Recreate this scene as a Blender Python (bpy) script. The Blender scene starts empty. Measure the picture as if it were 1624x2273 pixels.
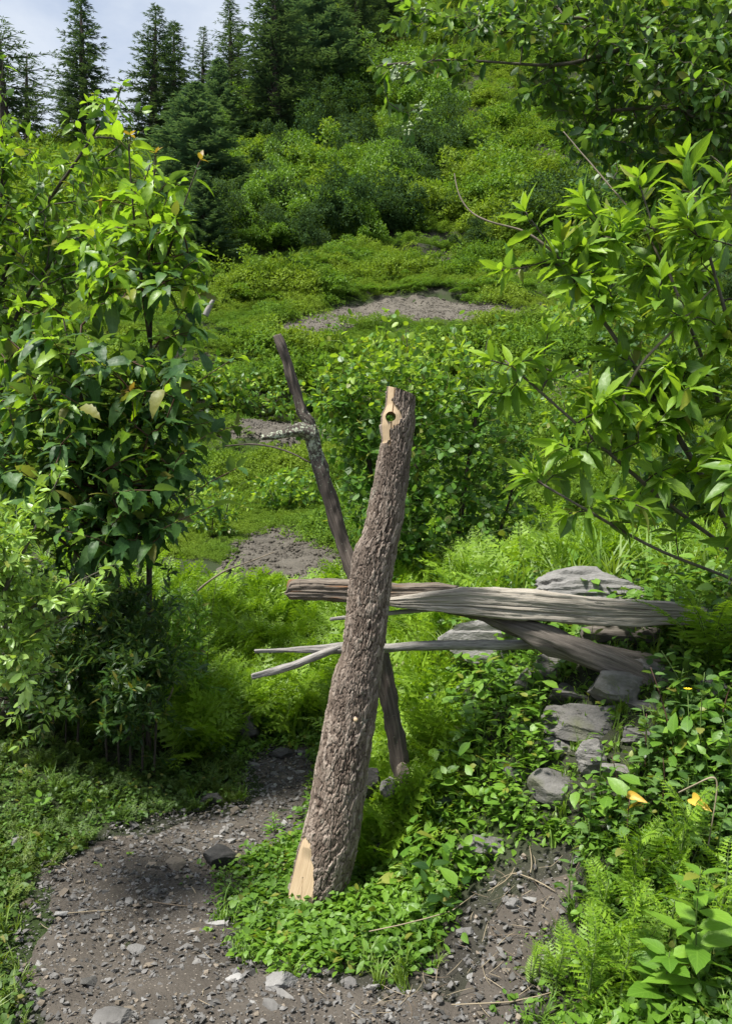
import bpy, math, random
import numpy as np
from mathutils import Matrix, Vector

# ------------------------------------------------------------------ camera, sky, sun, exposure
scene = bpy.context.scene
col = scene.collection
F = 1892.0; CU = 812.0; CV = 1136.5; EYE = 1.55        # picture scale used to survey the place
cam_d = bpy.data.cameras.new('camera'); cam = bpy.data.objects.new('camera', cam_d); col.objects.link(cam)
cam.location = (0, 0, EYE); cam.rotation_euler = (math.radians(90), 0, 0)
cam_d.sensor_fit = 'VERTICAL'; cam_d.angle = 2 * math.atan(CV / F); cam_d.clip_end = 3000; cam_d.clip_start = 0.05
scene.camera = cam

SUN_TO = Vector((-0.38, -0.26, 0.89)).normalized()
sun_d = bpy.data.lights.new('sun', 'SUN'); sun = bpy.data.objects.new('sun', sun_d); col.objects.link(sun)
sun_d.energy = 4.8; sun_d.angle = math.radians(10); sun_d.color = (1.0, 0.965, 0.90)
sun.rotation_euler = SUN_TO.to_track_quat('Z', 'Y').to_euler(); sun.location = (-20, -5, 40)

world = bpy.data.worlds.new('World'); scene.world = world; world.use_nodes = True
nt = world.node_tree; nt.nodes.clear()
wo = nt.nodes.new('ShaderNodeOutputWorld'); bg = nt.nodes.new('ShaderNodeBackground')
sky = nt.nodes.new('ShaderNodeTexSky'); sky.sky_type = 'NISHITA'; sky.sun_disc = False
sky.sun_elevation = math.asin(SUN_TO.z); sky.sun_rotation = math.atan2(SUN_TO.x, SUN_TO.y)
sky.air_density = 1.0; sky.dust_density = 1.6; sky.ozone_density = 1.2
tc = nt.nodes.new('ShaderNodeTexCoord'); mp = nt.nodes.new('ShaderNodeMapping'); mp.inputs['Scale'].default_value = (1.6, 1.6, 3.2)
mp.inputs['Location'].default_value = (0.35, 0.1, 0.0)
cn = nt.nodes.new('ShaderNodeTexNoise'); cn.inputs['Scale'].default_value = 2.2; cn.inputs['Detail'].default_value = 7; cn.inputs['Roughness'].default_value = 0.55
cr = nt.nodes.new('ShaderNodeValToRGB'); cr.color_ramp.elements[0].position = 0.36; cr.color_ramp.elements[1].position = 0.62
cr.color_ramp.elements[0].color = (0.25, 0.25, 0.25, 1); cr.color_ramp.elements[1].color = (0.95, 0.95, 0.95, 1)
cm = nt.nodes.new('ShaderNodeMix'); cm.data_type = 'RGBA'; cm.inputs[7].default_value = (4.1, 4.5, 5.1, 1)
nt.links.new(tc.outputs['Generated'], mp.inputs[0]); nt.links.new(mp.outputs[0], cn.inputs['Vector'])
nt.links.new(cn.outputs['Fac'], cr.inputs[0]); nt.links.new(cr.outputs[0], cm.inputs[0]); nt.links.new(sky.outputs[0], cm.inputs[6])
nt.links.new(cm.outputs[2], bg.inputs[0]); bg.inputs[1].default_value = 0.10; nt.links.new(bg.outputs[0], wo.inputs[0])

vs = scene.view_settings; vs.view_transform = 'Standard'; vs.look = 'None'; vs.gamma = 1.0; vs.use_curve_mapping = False; vs.exposure = 0.9
scene.cycles.max_bounces = 4; scene.cycles.diffuse_bounces = 2; scene.cycles.glossy_bounces = 1; scene.cycles.transmission_bounces = 3; scene.cycles.adaptive_threshold = 0.025
scene.cycles.use_denoising = True

rng = np.random.default_rng(11)
random.seed(5)

# ------------------------------------------------------------------ helpers
def at(u, v, d): return np.array([(u - CU) / F * d, d, EYE - (v - CV) / F * d])
def nrm(a): return a / (np.linalg.norm(a, axis=-1, keepdims=True) + 1e-9)

def _h(ix, iy, seed):
    n = (ix.astype(np.int64) * 374761393 + iy.astype(np.int64) * 668265263 + seed * 974634777) & 0xffffffff
    n = ((n ^ (n >> 13)) * 1274126177) & 0xffffffff
    return ((n ^ (n >> 16)) & 0xffffff) / float(0xffffff)
def vnoise(x, y, seed=0):
    x = np.asarray(x, float); y = np.asarray(y, float)
    ix = np.floor(x); iy = np.floor(y); fx = x - ix; fy = y - iy
    fx = fx * fx * (3 - 2 * fx); fy = fy * fy * (3 - 2 * fy)
    a = _h(ix, iy, seed); b = _h(ix + 1, iy, seed); c = _h(ix, iy + 1, seed); d = _h(ix + 1, iy + 1, seed)
    return (a + (b - a) * fx) * (1 - fy) + (c + (d - c) * fx) * fy
def fbm(x, y, seed=0, o=4):
    s = 0; a = 0.5
    for k in range(o):
        s = s + a * (vnoise(x, y, seed + k * 17) - 0.5); x = x * 2.03 + 3.1; y = y * 2.03 + 1.7; a *= 0.5
    return s * 2
def worley(x, y, seed=0):
    ix = np.floor(x); iy = np.floor(y)
    f1 = np.full(x.shape, 9.0); f2 = np.full(x.shape, 9.0); cid = np.zeros(x.shape); ox = np.zeros(x.shape); oy = np.zeros(x.shape)
    for dx in (-1, 0, 1):
        for dy in (-1, 0, 1):
            cx = ix + dx; cy = iy + dy
            px = cx + _h(cx, cy, seed); py = cy + _h(cx, cy, seed + 5)
            d = np.hypot(x - px, y - py); new = d < f1
            f2 = np.where(new, f1, np.minimum(f2, d)); cid = np.where(new, _h(cx, cy, seed + 9), cid)
            ox = np.where(new, x - px, ox); oy = np.where(new, y - py, oy); f1 = np.where(new, d, f1)
    return f1, f2, cid, ox, oy
def sstep(a, b, x): t = np.clip((x - a) / (b - a), 0, 1); return t * t * (3 - 2 * t)

def mesh(name, V, T=None, Q=None, uv=None, mats=(), mt=None, mq=None, smooth=True, attrs=None):
    V = np.asarray(V, np.float32).reshape(-1, 3)
    T = np.zeros((0, 3), np.int32) if T is None else np.asarray(T, np.int32).reshape(-1, 3)
    Q = np.zeros((0, 4), np.int32) if Q is None else np.asarray(Q, np.int32).reshape(-1, 4)
    me = bpy.data.meshes.new(name)
    me.vertices.add(len(V)); me.vertices.foreach_set('co', V.ravel())
    loops = np.concatenate([T.ravel(), Q.ravel()]); nl = len(loops)
    me.loops.add(nl); me.loops.foreach_set('vertex_index', loops)
    npoly = len(T) + len(Q); me.polygons.add(npoly)
    st = np.concatenate([np.arange(len(T)) * 3, len(T) * 3 + np.arange(len(Q)) * 4]).astype(np.int32)
    me.polygons.foreach_set('loop_start', st)
    if smooth: me.polygons.foreach_set('use_smooth', np.ones(npoly, bool))
    if mt is not None or mq is not None:
        mi = np.concatenate([np.zeros(len(T), np.int32) if mt is None else mt, np.zeros(len(Q), np.int32) if mq is None else mq])
        me.polygons.foreach_set('material_index', mi.astype(np.int32))
    if uv is not None:
        l = me.uv_layers.new(name='UVMap'); l.data.foreach_set('uv', np.asarray(uv, np.float32)[loops].ravel())
    for k, a in (attrs or {}).items():
        at_ = me.attributes.new(k, 'FLOAT', 'POINT'); at_.data.foreach_set('value', np.asarray(a, np.float32).ravel())
    for m in mats: me.materials.append(m)
    me.update(calc_edges=True)
    return me
def obj(name, me, parent=None, loc=None):
    o = bpy.data.objects.new(name, me); col.objects.link(o)
    if parent is not None: o.parent = parent
    if loc is not None: o.location = loc
    return o
def tag(o, label=None, cat=None, group=None, kind=None):
    if label: o['label'] = label
    if cat: o['category'] = cat
    if group: o['group'] = group
    if kind: o['kind'] = kind
    return o
def thing(name, label, cat, loc=(0, 0, 0), group=None):
    o = bpy.data.objects.new(name, None); col.objects.link(o); o.location = loc; o.empty_display_size = 0.1
    return tag(o, label, cat, group)

def tube(path, rad, n=7, cap=True, uvs=True):
    path = np.asarray(path, float); rad = np.broadcast_to(np.asarray(rad, float), (len(path),))
    tg = nrm(np.gradient(path, axis=0)); ref = np.array([0.13, 0.31, 0.94])
    a = nrm(np.cross(tg, ref)); bad = np.abs(tg @ ref) > 0.95
    a[bad] = nrm(np.cross(tg[bad], np.array([1.0, 0.1, 0])))
    b = np.cross(tg, a); th = np.arange(n) / n * 2 * math.pi
    V = path[:, None] + rad[:, None, None] * (np.cos(th)[None, :, None] * a[:, None] + np.sin(th)[None, :, None] * b[:, None])
    m = len(path); i = np.arange(m - 1)[:, None] * n; j = np.arange(n)[None]; j2 = (j + 1) % n
    Q = np.stack([i + j, i + j2, i + n + j2, i + n + j], -1).reshape(-1, 4)
    ln = np.concatenate([[0], np.cumsum(np.linalg.norm(np.diff(path, axis=0), axis=1))])
    uv = np.stack([np.broadcast_to(ln[:, None], (m, n)), np.broadcast_to(th[None] * rad.mean(), (m, n))], -1).reshape(-1, 2)
    V = V.reshape(-1, 3); T = None
    if cap:
        V = np.concatenate([V, path[:1], path[-1:]]); uv = np.concatenate([uv, uv[:1], uv[-1:]]); c0 = m * n; k = np.arange(n); k2 = (k + 1) % n
        T = np.concatenate([np.stack([np.full(n, c0), k2, k], -1), np.stack([np.full(n, c0 + 1), (m - 1) * n + k, (m - 1) * n + k2], -1)])
    return V, T, Q, uv
class Geo:
    def __init__(s): s.V = []; s.T = []; s.Q = []; s.U = []; s.mt = []; s.mq = []; s.n = 0
    def add(s, V, T=None, Q=None, uv=None, mi=0):
        V = np.asarray(V, float).reshape(-1, 3); s.V.append(V)
        s.U.append(np.zeros((len(V), 2)) if uv is None else np.asarray(uv))
        if T is not None and len(T): s.T.append(np.asarray(T) + s.n); s.mt.append(np.full(len(T), mi))
        if Q is not None and len(Q): s.Q.append(np.asarray(Q) + s.n); s.mq.append(np.full(len(Q), mi))
        s.n += len(V); return s
    def mesh(s, name, mats, smooth=True):
        c = lambda l: np.concatenate(l) if l else None
        return mesh(name, c(s.V), c(s.T), c(s.Q), c(s.U), mats, c(s.mt), c(s.mq), smooth)

# ---- materials
def newmat(name):
    m = bpy.data.materials.new(name); m.use_nodes = True; n = m.node_tree; n.nodes.clear()
    return m, n, n.nodes.new('ShaderNodeOutputMaterial')
def N(n, t, **kw):
    x = n.nodes.new(t)
    for k, v in kw.items(): setattr(x, k, v)
    return x
def mixc(n, fac, a, b, blend='MIX'):
    x = n.nodes.new('ShaderNodeMix'); x.data_type = 'RGBA'; x.blend_type = blend
    for s, v in ((0, fac), (6, a), (7, b)):
        if hasattr(v, 'is_linked') or hasattr(v, 'links'): n.links.new(v, x.inputs[s])
        else: x.inputs[s].default_value = (*v, 1) if isinstance(v, (tuple, list)) and len(v) == 3 else v
    return x.outputs[2]
def mth(n, op, a, b=None, clamp=False):
    x = n.nodes.new('ShaderNodeMath'); x.operation = op; x.use_clamp = clamp
    for s, v in ((0, a), (1, b)):
        if v is None: continue
        if hasattr(v, 'links'): n.links.new(v, x.inputs[s])
        else: x.inputs[s].default_value = v
    return x.outputs[0]
def noise(n, vec, scale, detail=4, rough=0.55):
    x = n.nodes.new('ShaderNodeTexNoise'); x.inputs['Scale'].default_value = scale; x.inputs['Detail'].default_value = detail; x.inputs['Roughness'].default_value = rough
    if vec is not None: n.links.new(vec, x.inputs['Vector'])
    return x.outputs['Fac']
def ramp(n, fac, stops):
    x = n.nodes.new('ShaderNodeValToRGB'); n.links.new(fac, x.inputs[0]); e = x.color_ramp.elements
    while len(e) < len(stops): e.new(0.5)
    for k, (p, c) in enumerate(stops): e[k].position = p; e[k].color = (*c, 1) if len(c) == 3 else c
    return x.outputs[0]
def mapped(n, src, scale):
    x = n.nodes.new('ShaderNodeMapping'); x.inputs['Scale'].default_value = scale; n.links.new(src, x.inputs[0]); return x.outputs[0]
def bump(n, h, strength, dist):
    x = n.nodes.new('ShaderNodeBump'); x.inputs['Strength'].default_value = strength; x.inputs['Distance'].default_value = dist
    n.links.new(h, x.inputs['Height']); return x.outputs[0]
LEAF_GAIN = 1.3
def leafmat(name, dark, light, tr=0.38, rough=0.42, rib=0.35, back=0.25, patch=0.0, patch_col=None, pscale=0.35, spec=0.5):
    dark, light = [tuple(k * LEAF_GAIN * w for k, w in zip(c, (.96, 1.03, .82))) for c in (dark, light)]
    if patch_col: patch_col = tuple(k * LEAF_GAIN * w for k, w in zip(patch_col, (.95, 1.03, .82)))
    m, n, out = newmat(name)
    g = N(n, 'ShaderNodeNewGeometry'); oi = N(n, 'ShaderNodeObjectInfo')
    r = mth(n, 'FRACT', mth(n, 'ADD', mth(n, 'MULTIPLY', g.outputs['Random Per Island'], 1.0), oi.outputs['Random']))
    c = mixc(n, r, dark, light)
    if patch:
        pf = ramp(n, noise(n, g.outputs['Position'], pscale, 3), [(0.42, (0, 0, 0)), (0.60, (patch, patch, patch))])
        c = mixc(n, pf, c, patch_col)
    uvn = N(n, 'ShaderNodeUVMap'); sep = N(n, 'ShaderNodeSeparateXYZ'); n.links.new(uvn.outputs[0], sep.inputs[0])
    if rib:
        du = mth(n, 'ABSOLUTE', mth(n, 'SUBTRACT', sep.outputs[0], 0.5))
        rf = mth(n, 'MULTIPLY', mth(n, 'SUBTRACT', 1.0, mth(n, 'DIVIDE', du, 0.05), True), rib, True)
        lat = N(n, 'ShaderNodeTexWave'); lat.wave_type = 'BANDS'; lat.bands_direction = 'Y'; lat.inputs['Scale'].default_value = 2.6
        cmb = N(n, 'ShaderNodeCombineXYZ'); n.links.new(mth(n, 'SUBTRACT', sep.outputs[1], mth(n, 'MULTIPLY', du, 0.55)), cmb.inputs[1]); n.links.new(cmb.outputs[0], lat.inputs['Vector'])
        lf = mth(n, 'MULTIPLY', mth(n, 'GREATER_THAN', lat.outputs['Fac'], 0.9), rib * 0.5)
        c = mixc(n, mth(n, 'MAXIMUM', rf, lf), c, tuple(min(1, k * 1.5 + 0.03) for k in light))
    if rib:
        c = mixc(n, mth(n, 'MULTIPLY', mth(n, 'GREATER_THAN', r, 0.955), 0.6), c, (0.26, 0.20, 0.035))
        mot = noise(n, g.outputs['Position'], 60, 2)
        c = mixc(n, mth(n, 'MULTIPLY', mot, 0.3), c, tuple(k * 0.55 for k in dark))
    cb = mixc(n, mth(n, 'MULTIPLY', g.outputs['Backfacing'], back), c, (0.22, 0.30, 0.16))
    p = N(n, 'ShaderNodeBsdfPrincipled'); n.links.new(cb, p.inputs['Base Color']); p.inputs['Specular IOR Level'].default_value = spec
    p.inputs['Roughness'].default_value = rough
    if rib:
        n.links.new(mth(n, 'ADD', mth(n, 'MULTIPLY', mot, 0.25), rough - 0.1), p.inputs['Roughness'])
        n.links.new(bump(n, mot, 0.35, 0.004), p.inputs['Normal'])
    t = N(n, 'ShaderNodeBsdfTranslucent'); n.links.new(mixc(n, 1.0, cb, (1.38, 1.38, 0.40), 'MULTIPLY'), t.inputs['Color'])
    ms = N(n, 'ShaderNodeMixShader'); ms.inputs[0].default_value = tr
    n.links.new(p.outputs[0], ms.inputs[1]); n.links.new(t.outputs[0], ms.inputs[2]); n.links.new(ms.outputs[0], out.inputs[0])
    return m
def woodmat(name, stops, along=6, across=130, rough=0.85, bs=0.6, bd=0.004, stain=None):
    m, n, out = newmat(name); uvn = N(n, 'ShaderNodeUVMap'); g = N(n, 'ShaderNodeNewGeometry')
    v = mapped(n, uvn.outputs[0], (along, across, 1)); nz = noise(n, v, 1.0, 6, 0.62)
    c = ramp(n, nz, stops)
    big = noise(n, g.outputs['Position'], 7, 4); c = mixc(n, mth(n, 'MULTIPLY', big, 0.25), c, tuple(k * 0.6 for k in stops[0][1]))
    if stain:
        sf = ramp(n, noise(n, mapped(n, uvn.outputs[0], (5, 16, 1)), 1.0, 4), [(stain[1], (0, 0, 0)), (stain[1] + 0.09, (1, 1, 1))]); c = mixc(n, sf, c, stain[0])
    p = N(n, 'ShaderNodeBsdfPrincipled'); p.inputs['Roughness'].default_value = rough; p.inputs['Specular IOR Level'].default_value = 0.25
    n.links.new(c, p.inputs['Base Color']); n.links.new(bump(n, nz, bs, bd), p.inputs['Normal']); n.links.new(p.outputs[0], out.inputs[0])
    return m
def rockmat(name, stops, scale=6, bs=0.7, bd=0.02, moss=None):
    m, n, out = newmat(name); tcn = N(n, 'ShaderNodeTexCoord'); g = N(n, 'ShaderNodeNewGeometry'); oi = N(n, 'ShaderNodeObjectInfo')
    nz = noise(n, mapped(n, g.outputs['Position'], (1, 1, 2.4)), scale, 8, 0.65); fine = noise(n, g.outputs['Position'], scale * 9, 4, 0.7)
    c = ramp(n, nz, stops); c = mixc(n, mth(n, 'MULTIPLY', fine, 0.4), c, tuple(k * 0.45 for k in stops[0][1]))
    hsv = N(n, 'ShaderNodeHueSaturation'); n.links.new(c, hsv.inputs['Color']); n.links.new(mth(n, 'ADD', mth(n, 'MULTIPLY', oi.outputs['Random'], 0.75), 0.6), hsv.inputs['Value']); c = hsv.outputs[0]
    if moss:
        mf = ramp(n, noise(n, g.outputs['Position'], 5, 5), [(0.54, (0, 0, 0)), (0.68, (.8, .8, .8))]); c = mixc(n, mf, c, moss)
    p = N(n, 'ShaderNodeBsdfPrincipled'); p.inputs['Roughness'].default_value = 0.8; p.inputs['Specular IOR Level'].default_value = 0.3
    n.links.new(c, p.inputs['Base Color'])
    n.links.new(bump(n, mth(n, 'ADD', nz, mth(n, 'MULTIPLY', fine, 0.4)), bs, bd), p.inputs['Normal']); n.links.new(p.outputs[0], out.inputs[0])
    return m
def soilmat(name, stops, scale=3.0, bd=0.02, green=None):
    m, n, out = newmat(name); g = N(n, 'ShaderNodeNewGeometry'); P = g.outputs['Position']
    a = noise(n, P, scale, 8, 0.65); b = noise(n, P, scale * 14, 5, 0.7); vo = N(n, 'ShaderNodeTexVoronoi'); vo.inputs['Scale'].default_value = scale * 22; n.links.new(P, vo.inputs['Vector'])
    c = ramp(n, a, stops); c = mixc(n, mth(n, 'MULTIPLY', b, 0.6), c, tuple(k * 0.4 for k in stops[0][1]))
    sp = mth(n, 'LESS_THAN', vo.outputs['Distance'], 0.16); c = mixc(n, mth(n, 'MULTIPLY', sp, 0.55), c, tuple(min(1, k * 2.2) for k in stops[-1][1]))
    if green: c = mixc(n, ramp(n, noise(n, P, 0.8, 5), [(0.40, (0, 0, 0)), (0.60, (1, 1, 1))]), c, green)
    p = N(n, 'ShaderNodeBsdfPrincipled'); p.inputs['Roughness'].default_value = 0.92; p.inputs['Specular IOR Level'].default_value = 0.2
    n.links.new(c, p.inputs['Base Color']); n.links.new(bump(n, mth(n, 'ADD', a, b), 0.8, bd), p.inputs['Normal']); n.links.new(p.outputs[0], out.inputs[0])
    return m
def plainmat(name, c, rough=0.6, var=0.3, scale=20):
    m, n, out = newmat(name); g = N(n, 'ShaderNodeNewGeometry'); oi = N(n, 'ShaderNodeObjectInfo')
    f = noise(n, g.outputs['Position'], scale, 4)
    cc = mixc(n, mth(n, 'MULTIPLY', mth(n, 'ADD', f, mth(n, 'FRACT', mth(n, 'ADD', oi.outputs['Random'], g.outputs['Random Per Island']))), var), c, tuple(k * 0.4 for k in c))
    p = N(n, 'ShaderNodeBsdfPrincipled'); p.inputs['Roughness'].default_value = rough; p.inputs['Specular IOR Level'].default_value = 0.3
    n.links.new(cc, p.inputs['Base Color']); n.links.new(p.outputs[0], out.inputs[0]); return m

M = {}
M['ground'] = soilmat('ground_soil', [(0.3, (0.035, 0.032, 0.026)), (0.7, (0.075, 0.068, 0.055))], 3, 0.03, (0.030, 0.048, 0.012))
M['path'] = soilmat('path_gravel', [(0.3, (0.062, 0.053, 0.043)), (0.55, (0.105, 0.091, 0.075)), (0.75, (0.15, 0.131, 0.108))], 2.4, 0.02)
M['field'] = soilmat('ploughed_soil', [(0.3, (0.105, 0.093, 0.074)), (0.7, (0.19, 0.170, 0.138))], 2.2, 0.06)
M['stone'] = rockmat('slate_stone', [(0.3, (0.088, 0.084, 0.078)), (0.6, (0.155, 0.148, 0.138)), (0.8, (0.23, 0.215, 0.19))], 9, 0.6, 0.01)
M['stone_dark'] = rockmat('dark_stone', [(0.3, (0.045, 0.043, 0.04)), (0.7, (0.11, 0.105, 0.095))], 9, 0.7, 0.012)
M['stone_tan'] = rockmat('tan_stone', [(0.3, (0.12, 0.10, 0.075)), (0.7, (0.23, 0.19, 0.145))], 9, 0.6, 0.01)
M['stone_pale'] = rockmat('pale_stone', [(0.3, (0.17, 0.165, 0.155)), (0.65, (0.29, 0.28, 0.265)), (0.85, (0.40, 0.39, 0.365))], 7, 0.8, 0.02)
M['stone_wall'] = rockmat('wall_slab_stone', [(0.3, (0.115, 0.109, 0.10)), (0.6, (0.205, 0.196, 0.18)), (0.8, (0.30, 0.285, 0.26))], 8, 0.9, 0.02, (0.085, 0.09, 0.045))
M['stone_moss'] = rockmat('mossy_stone', [(0.3, (0.08, 0.078, 0.07)), (0.7, (0.19, 0.18, 0.16))], 7, 0.8, 0.02, (0.05, 0.07, 0.015))
M['straw'] = plainmat('straw', (0.33, 0.27, 0.18), 0.7, 0.35, 30)
M['pale_twig'] = plainmat('pale_twig', (0.23, 0.19, 0.14), 0.8, 0.5, 40)
M['twig'] = plainmat('twig', (0.19, 0.145, 0.10), 0.8, 0.5, 25)
M['bark_dark'] = woodmat('dark_bark', [(0.3, (0.030, 0.024, 0.019)), (0.7, (0.10, 0.083, 0.066))], 25, 90, 0.9, 0.9, 0.006)
M['bark_grey'] = woodmat('grey_bark', [(0.3, (0.07, 0.06, 0.048)), (0.7, (0.19, 0.165, 0.135))], 25, 90, 0.9, 0.7, 0.004)
M['stem_green'] = plainmat('green_stem', (0.10, 0.16, 0.035), 0.6, 0.3)
M['stem_red'] = plainmat('reddish_stem', (0.09, 0.045, 0.03), 0.6, 0.3)
M['grey_wood'] = woodmat('grey_weathered_wood', [(0.30, (0.12, 0.10, 0.08)), (0.46, (0.33, 0.295, 0.245)), (0.7, (0.52, 0.475, 0.405))], 5, 110, 0.85, 0.9, 0.006, ((0.20, 0.115, 0.06), 0.66))
M['dark_wood'] = woodmat('dark_weathered_wood', [(0.30, (0.055, 0.047, 0.040)), (0.55, (0.15, 0.13, 0.11)), (0.75, (0.26, 0.235, 0.20))], 5, 110, 0.9, 0.9, 0.006)
M['rot_wood'] = woodmat('split_wood', [(0.3, (0.07, 0.06, 0.05)), (0.55, (0.20, 0.165, 0.13)), (0.75, (0.34, 0.30, 0.25))], 5, 90, 0.9, 0.9, 0.006, ((0.19, 0.105, 0.055), 0.58))
M['pole_wood'] = woodmat('silver_pole_wood', [(0.3, (0.09, 0.082, 0.075)), (0.46, (0.24, 0.225, 0.205)), (0.72, (0.42, 0.40, 0.37))], 14, 150, 0.85, 0.9, 0.005, ((0.10, 0.09, 0.08), 0.62))
M['fresh_wood'] = woodmat('freshly_hewn_wood', [(0.25, (0.27, 0.185, 0.11)), (0.5, (0.46, 0.345, 0.215)), (0.8, (0.57, 0.45, 0.305))], 7, 170, 0.65, 0.6, 0.003, ((0.21, 0.145, 0.10), 0.60))

# ------------------------------------------------------------------ the lie of the land
UC = np.array([-900, 0, 250, 420, 540, 640, 760, 880, 1000, 1200, 1400, 1624, 2400], float)
YN = np.array([0, 2.6, 3.2, 3.8, 4.6, 5.5, 6.5, 8.5, 11, 14, 18], float)
ZN = np.array([
 [.15, .15, .25, .4, .7, .95, 1.2, 1.6, 2.2, 3.2, 4.6],
 [.00, .00, .01, .07, .30, .50, .75, 1.05, 1.5, 2.2, 3.2],
 [.00, .00, .00, .02, .15, .35, .60, .95, 1.4, 2.0, 3.1],
 [.00, .00, .00, .00, .03, .20, .42, .85, 1.2, 1.7, 2.95],
 [.00, .00, .00, .00, .00, .05, .25, .80, 1.15, 1.6, 2.9],
 [.00, .01, .02, .02, .00, .00, .15, .78, 1.1, 1.55, 2.9],
 [.00, .02, .05, .06, .05, .10, .30, .85, 1.15, 1.7, 3.0],
 [.02, .03, .10, .20, .33, .50, .70, 1.0, 1.3, 2.0, 3.2],
 [.04, .06, .19, .46, .78, .93, 1.0, 1.1, 1.5, 2.5, 3.7],
 [.08, .10, .42, .86, 1.06, 1.12, 1.15, 1.2, 1.9, 3.1, 4.3],
 [.18, .22, .66, 1.02, 1.12, 1.15, 1.18, 1.25, 2.1, 3.4, 4.8],
 [.30, .36, .82, 1.08, 1.18, 1.22, 1.3, 1.6, 2.7, 4.0, 5.6],
 [.6, .6, 1.0, 1.3, 1.5, 1.7, 2.0, 2.8, 4.4, 6.0, 8.0]])
UF = np.array([-900, 0, 300, 400, 470, 530, 600, 660, 760, 1000, 1400, 1624, 2400], float)
YF = np.array([22, 28, 36, 45, 60, 80, 100, 130, 200, 420], float)
TC = np.array([.158, .222, .282, .332, .405, .49, .57, .66, .70, .45])            # height over eye per metre of distance
RIDGE = np.array([.415, .405, .405, .43, .465, .505, .545, .60, .70, .80, .85, .9, .95])
TF = np.array([np.where(TC > r, r - 0.10 * np.clip((YF - 70) / 60, 0, 3) * (r < .56), np.minimum(TC, r)) for r in RIDGE])
_yq = np.concatenate([np.linspace(0, 8, 90)[:-1], np.geomspace(8, 420, 210)]); _sq = np.linspace(-1.0, 1.0, 401)
_uq = _sq * F + CU
G_ = np.zeros((401, len(_yq)))
nearc = np.array([np.interp(_yq, YN, z) for z in ZN]); farc = np.array([EYE + _yq * np.interp(_yq, YF, t) for t in TF])
for k in range(len(_yq)):
    zn = np.interp(_uq, UC, nearc[:, k]); zf = np.interp(_uq, UF, farc[:, k]); w = sstep(17, 23, _yq[k]); G_[:, k] = zn * (1 - w) + zf * w
for _ in range(3):
    G_[:, 1:-1] = (G_[:, :-2] + 2 * G_[:, 1:-1] + G_[:, 2:]) / 4; G_[1:-1] = (G_[:-2] + 2 * G_[1:-1] + G_[2:]) / 4
def height(x, y, frac=False):
    x = np.asarray(x, float); y = np.asarray(y, float); ye = np.maximum(y, 3.0)
    s = np.clip(x / ye, -1, 1); fi = (s + 1) / 2 * 400; i = np.clip(np.floor(fi).astype(int), 0, 399); fi = fi - i
    yy = np.clip(y, 0, 419.9); j = np.clip(np.searchsorted(_yq, yy, side='right') - 1, 0, len(_yq) - 2); fj = (yy - _yq[j]) / (_yq[j + 1] - _yq[j])
    z = (G_[i, j] * (1 - fi) + G_[i + 1, j] * fi) * (1 - fj) + (G_[i, j + 1] * (1 - fi) + G_[i + 1, j + 1] * fi) * fj
    z = z + fbm(x * 1.1, y * 1.1, 3) * 0.05 + fbm(x * 4, y * 4, 31, 3) * 0.014 * (1 - sstep(6, 12, y))
    far = sstep(13, 30, y); z = z + far * fbm(x * .13, y * .13, 7) * 0.9 + sstep(10, 16, y) * fbm(x * .45, y * .45, 9) * (0.3 + 0.75 * sstep(14, 22, y)) * (1 - .8 * np.exp(-((y - 29.5) / 5.5) ** 2))
    amt = sstep(13, 19, y) * (1 - sstep(50, 70, y)) * (1 - .9 * np.exp(-((y - 29.5) / 5.5) ** 2)); h0 = 1.55; q = (z + 2.2 * fbm(x * .10, y * .10, 12)) / h0; f = q - np.floor(q)
    if frac: return f, amt
    z = z + amt * h0 * (sstep(0.0, 0.5, f) - f) * 0.62
    return z
_dm = np.concatenate([np.linspace(1.8, 8, 400), np.geomspace(8.02, 200, 1500)])
def hit(u, v):
    x = (u - CU) / F * _dm; z = EYE - (v - CV) / F * _dm
    k = np.argmax(height(x, _dm) >= z)
    if k == 0: k = len(_dm) - 1
    return np.array([x[k], _dm[k], float(height(x[k], _dm[k]))])
def poly_xy(uvs): return np.array([hit(u, v)[:2] for u, v in uvs])
def inside(P, x, y):
    r = np.zeros(np.shape(x), bool); j = len(P) - 1
    for i in range(len(P)):
        xi, yi = P[i]; xj, yj = P[j]
        c = ((yi > y) != (yj > y)) & (x < (xj - xi) * (y - yi) / ((yj - yi) + 1e-12) + xi); r ^= c; j = i
    return r
def pdist(P, x, y):
    d = np.full(np.shape(x), 1e9)
    for i in range(len(P)):
        a = P[i - 1]; b = P[i]; e = b - a; t = np.clip(((x - a[0]) * e[0] + (y - a[1]) * e[1]) / (e @ e + 1e-12), 0, 1)
        d = np.minimum(d, np.hypot(x - a[0] - t * e[0], y - a[1] - t * e[1]))
    return np.where(inside(P, x, y), d, -d)

# ground sheet
ys = np.concatenate([np.linspace(-25, 1.5, 20)[:-1], np.linspace(1.5, 9, 190)[:-1], np.geomspace(9, 419, 260)])
ss = np.concatenate([np.linspace(-5, -0.62, 18)[:-1], np.linspace(-0.62, 0.62, 300), np.linspace(0.62, 5, 18)[1:]])
YY, SS = np.meshgrid(ys, ss, indexing='ij'); XX = SS * np.maximum(YY, 3.0); ZZ = height(XX, YY)
nr, nc = XX.shape; idx = (np.arange(nr - 1)[:, None] * nc + np.arange(nc - 1)[None])
Q = np.stack([idx, idx + 1, idx + nc + 1, idx + nc], -1).reshape(-1, 4)
g = obj('ground', mesh('ground', np.stack([XX, YY, ZZ], -1), None, Q, None, [M['ground']])); tag(g, 'dark soil of the bank and the hillside', kind='structure')

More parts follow.
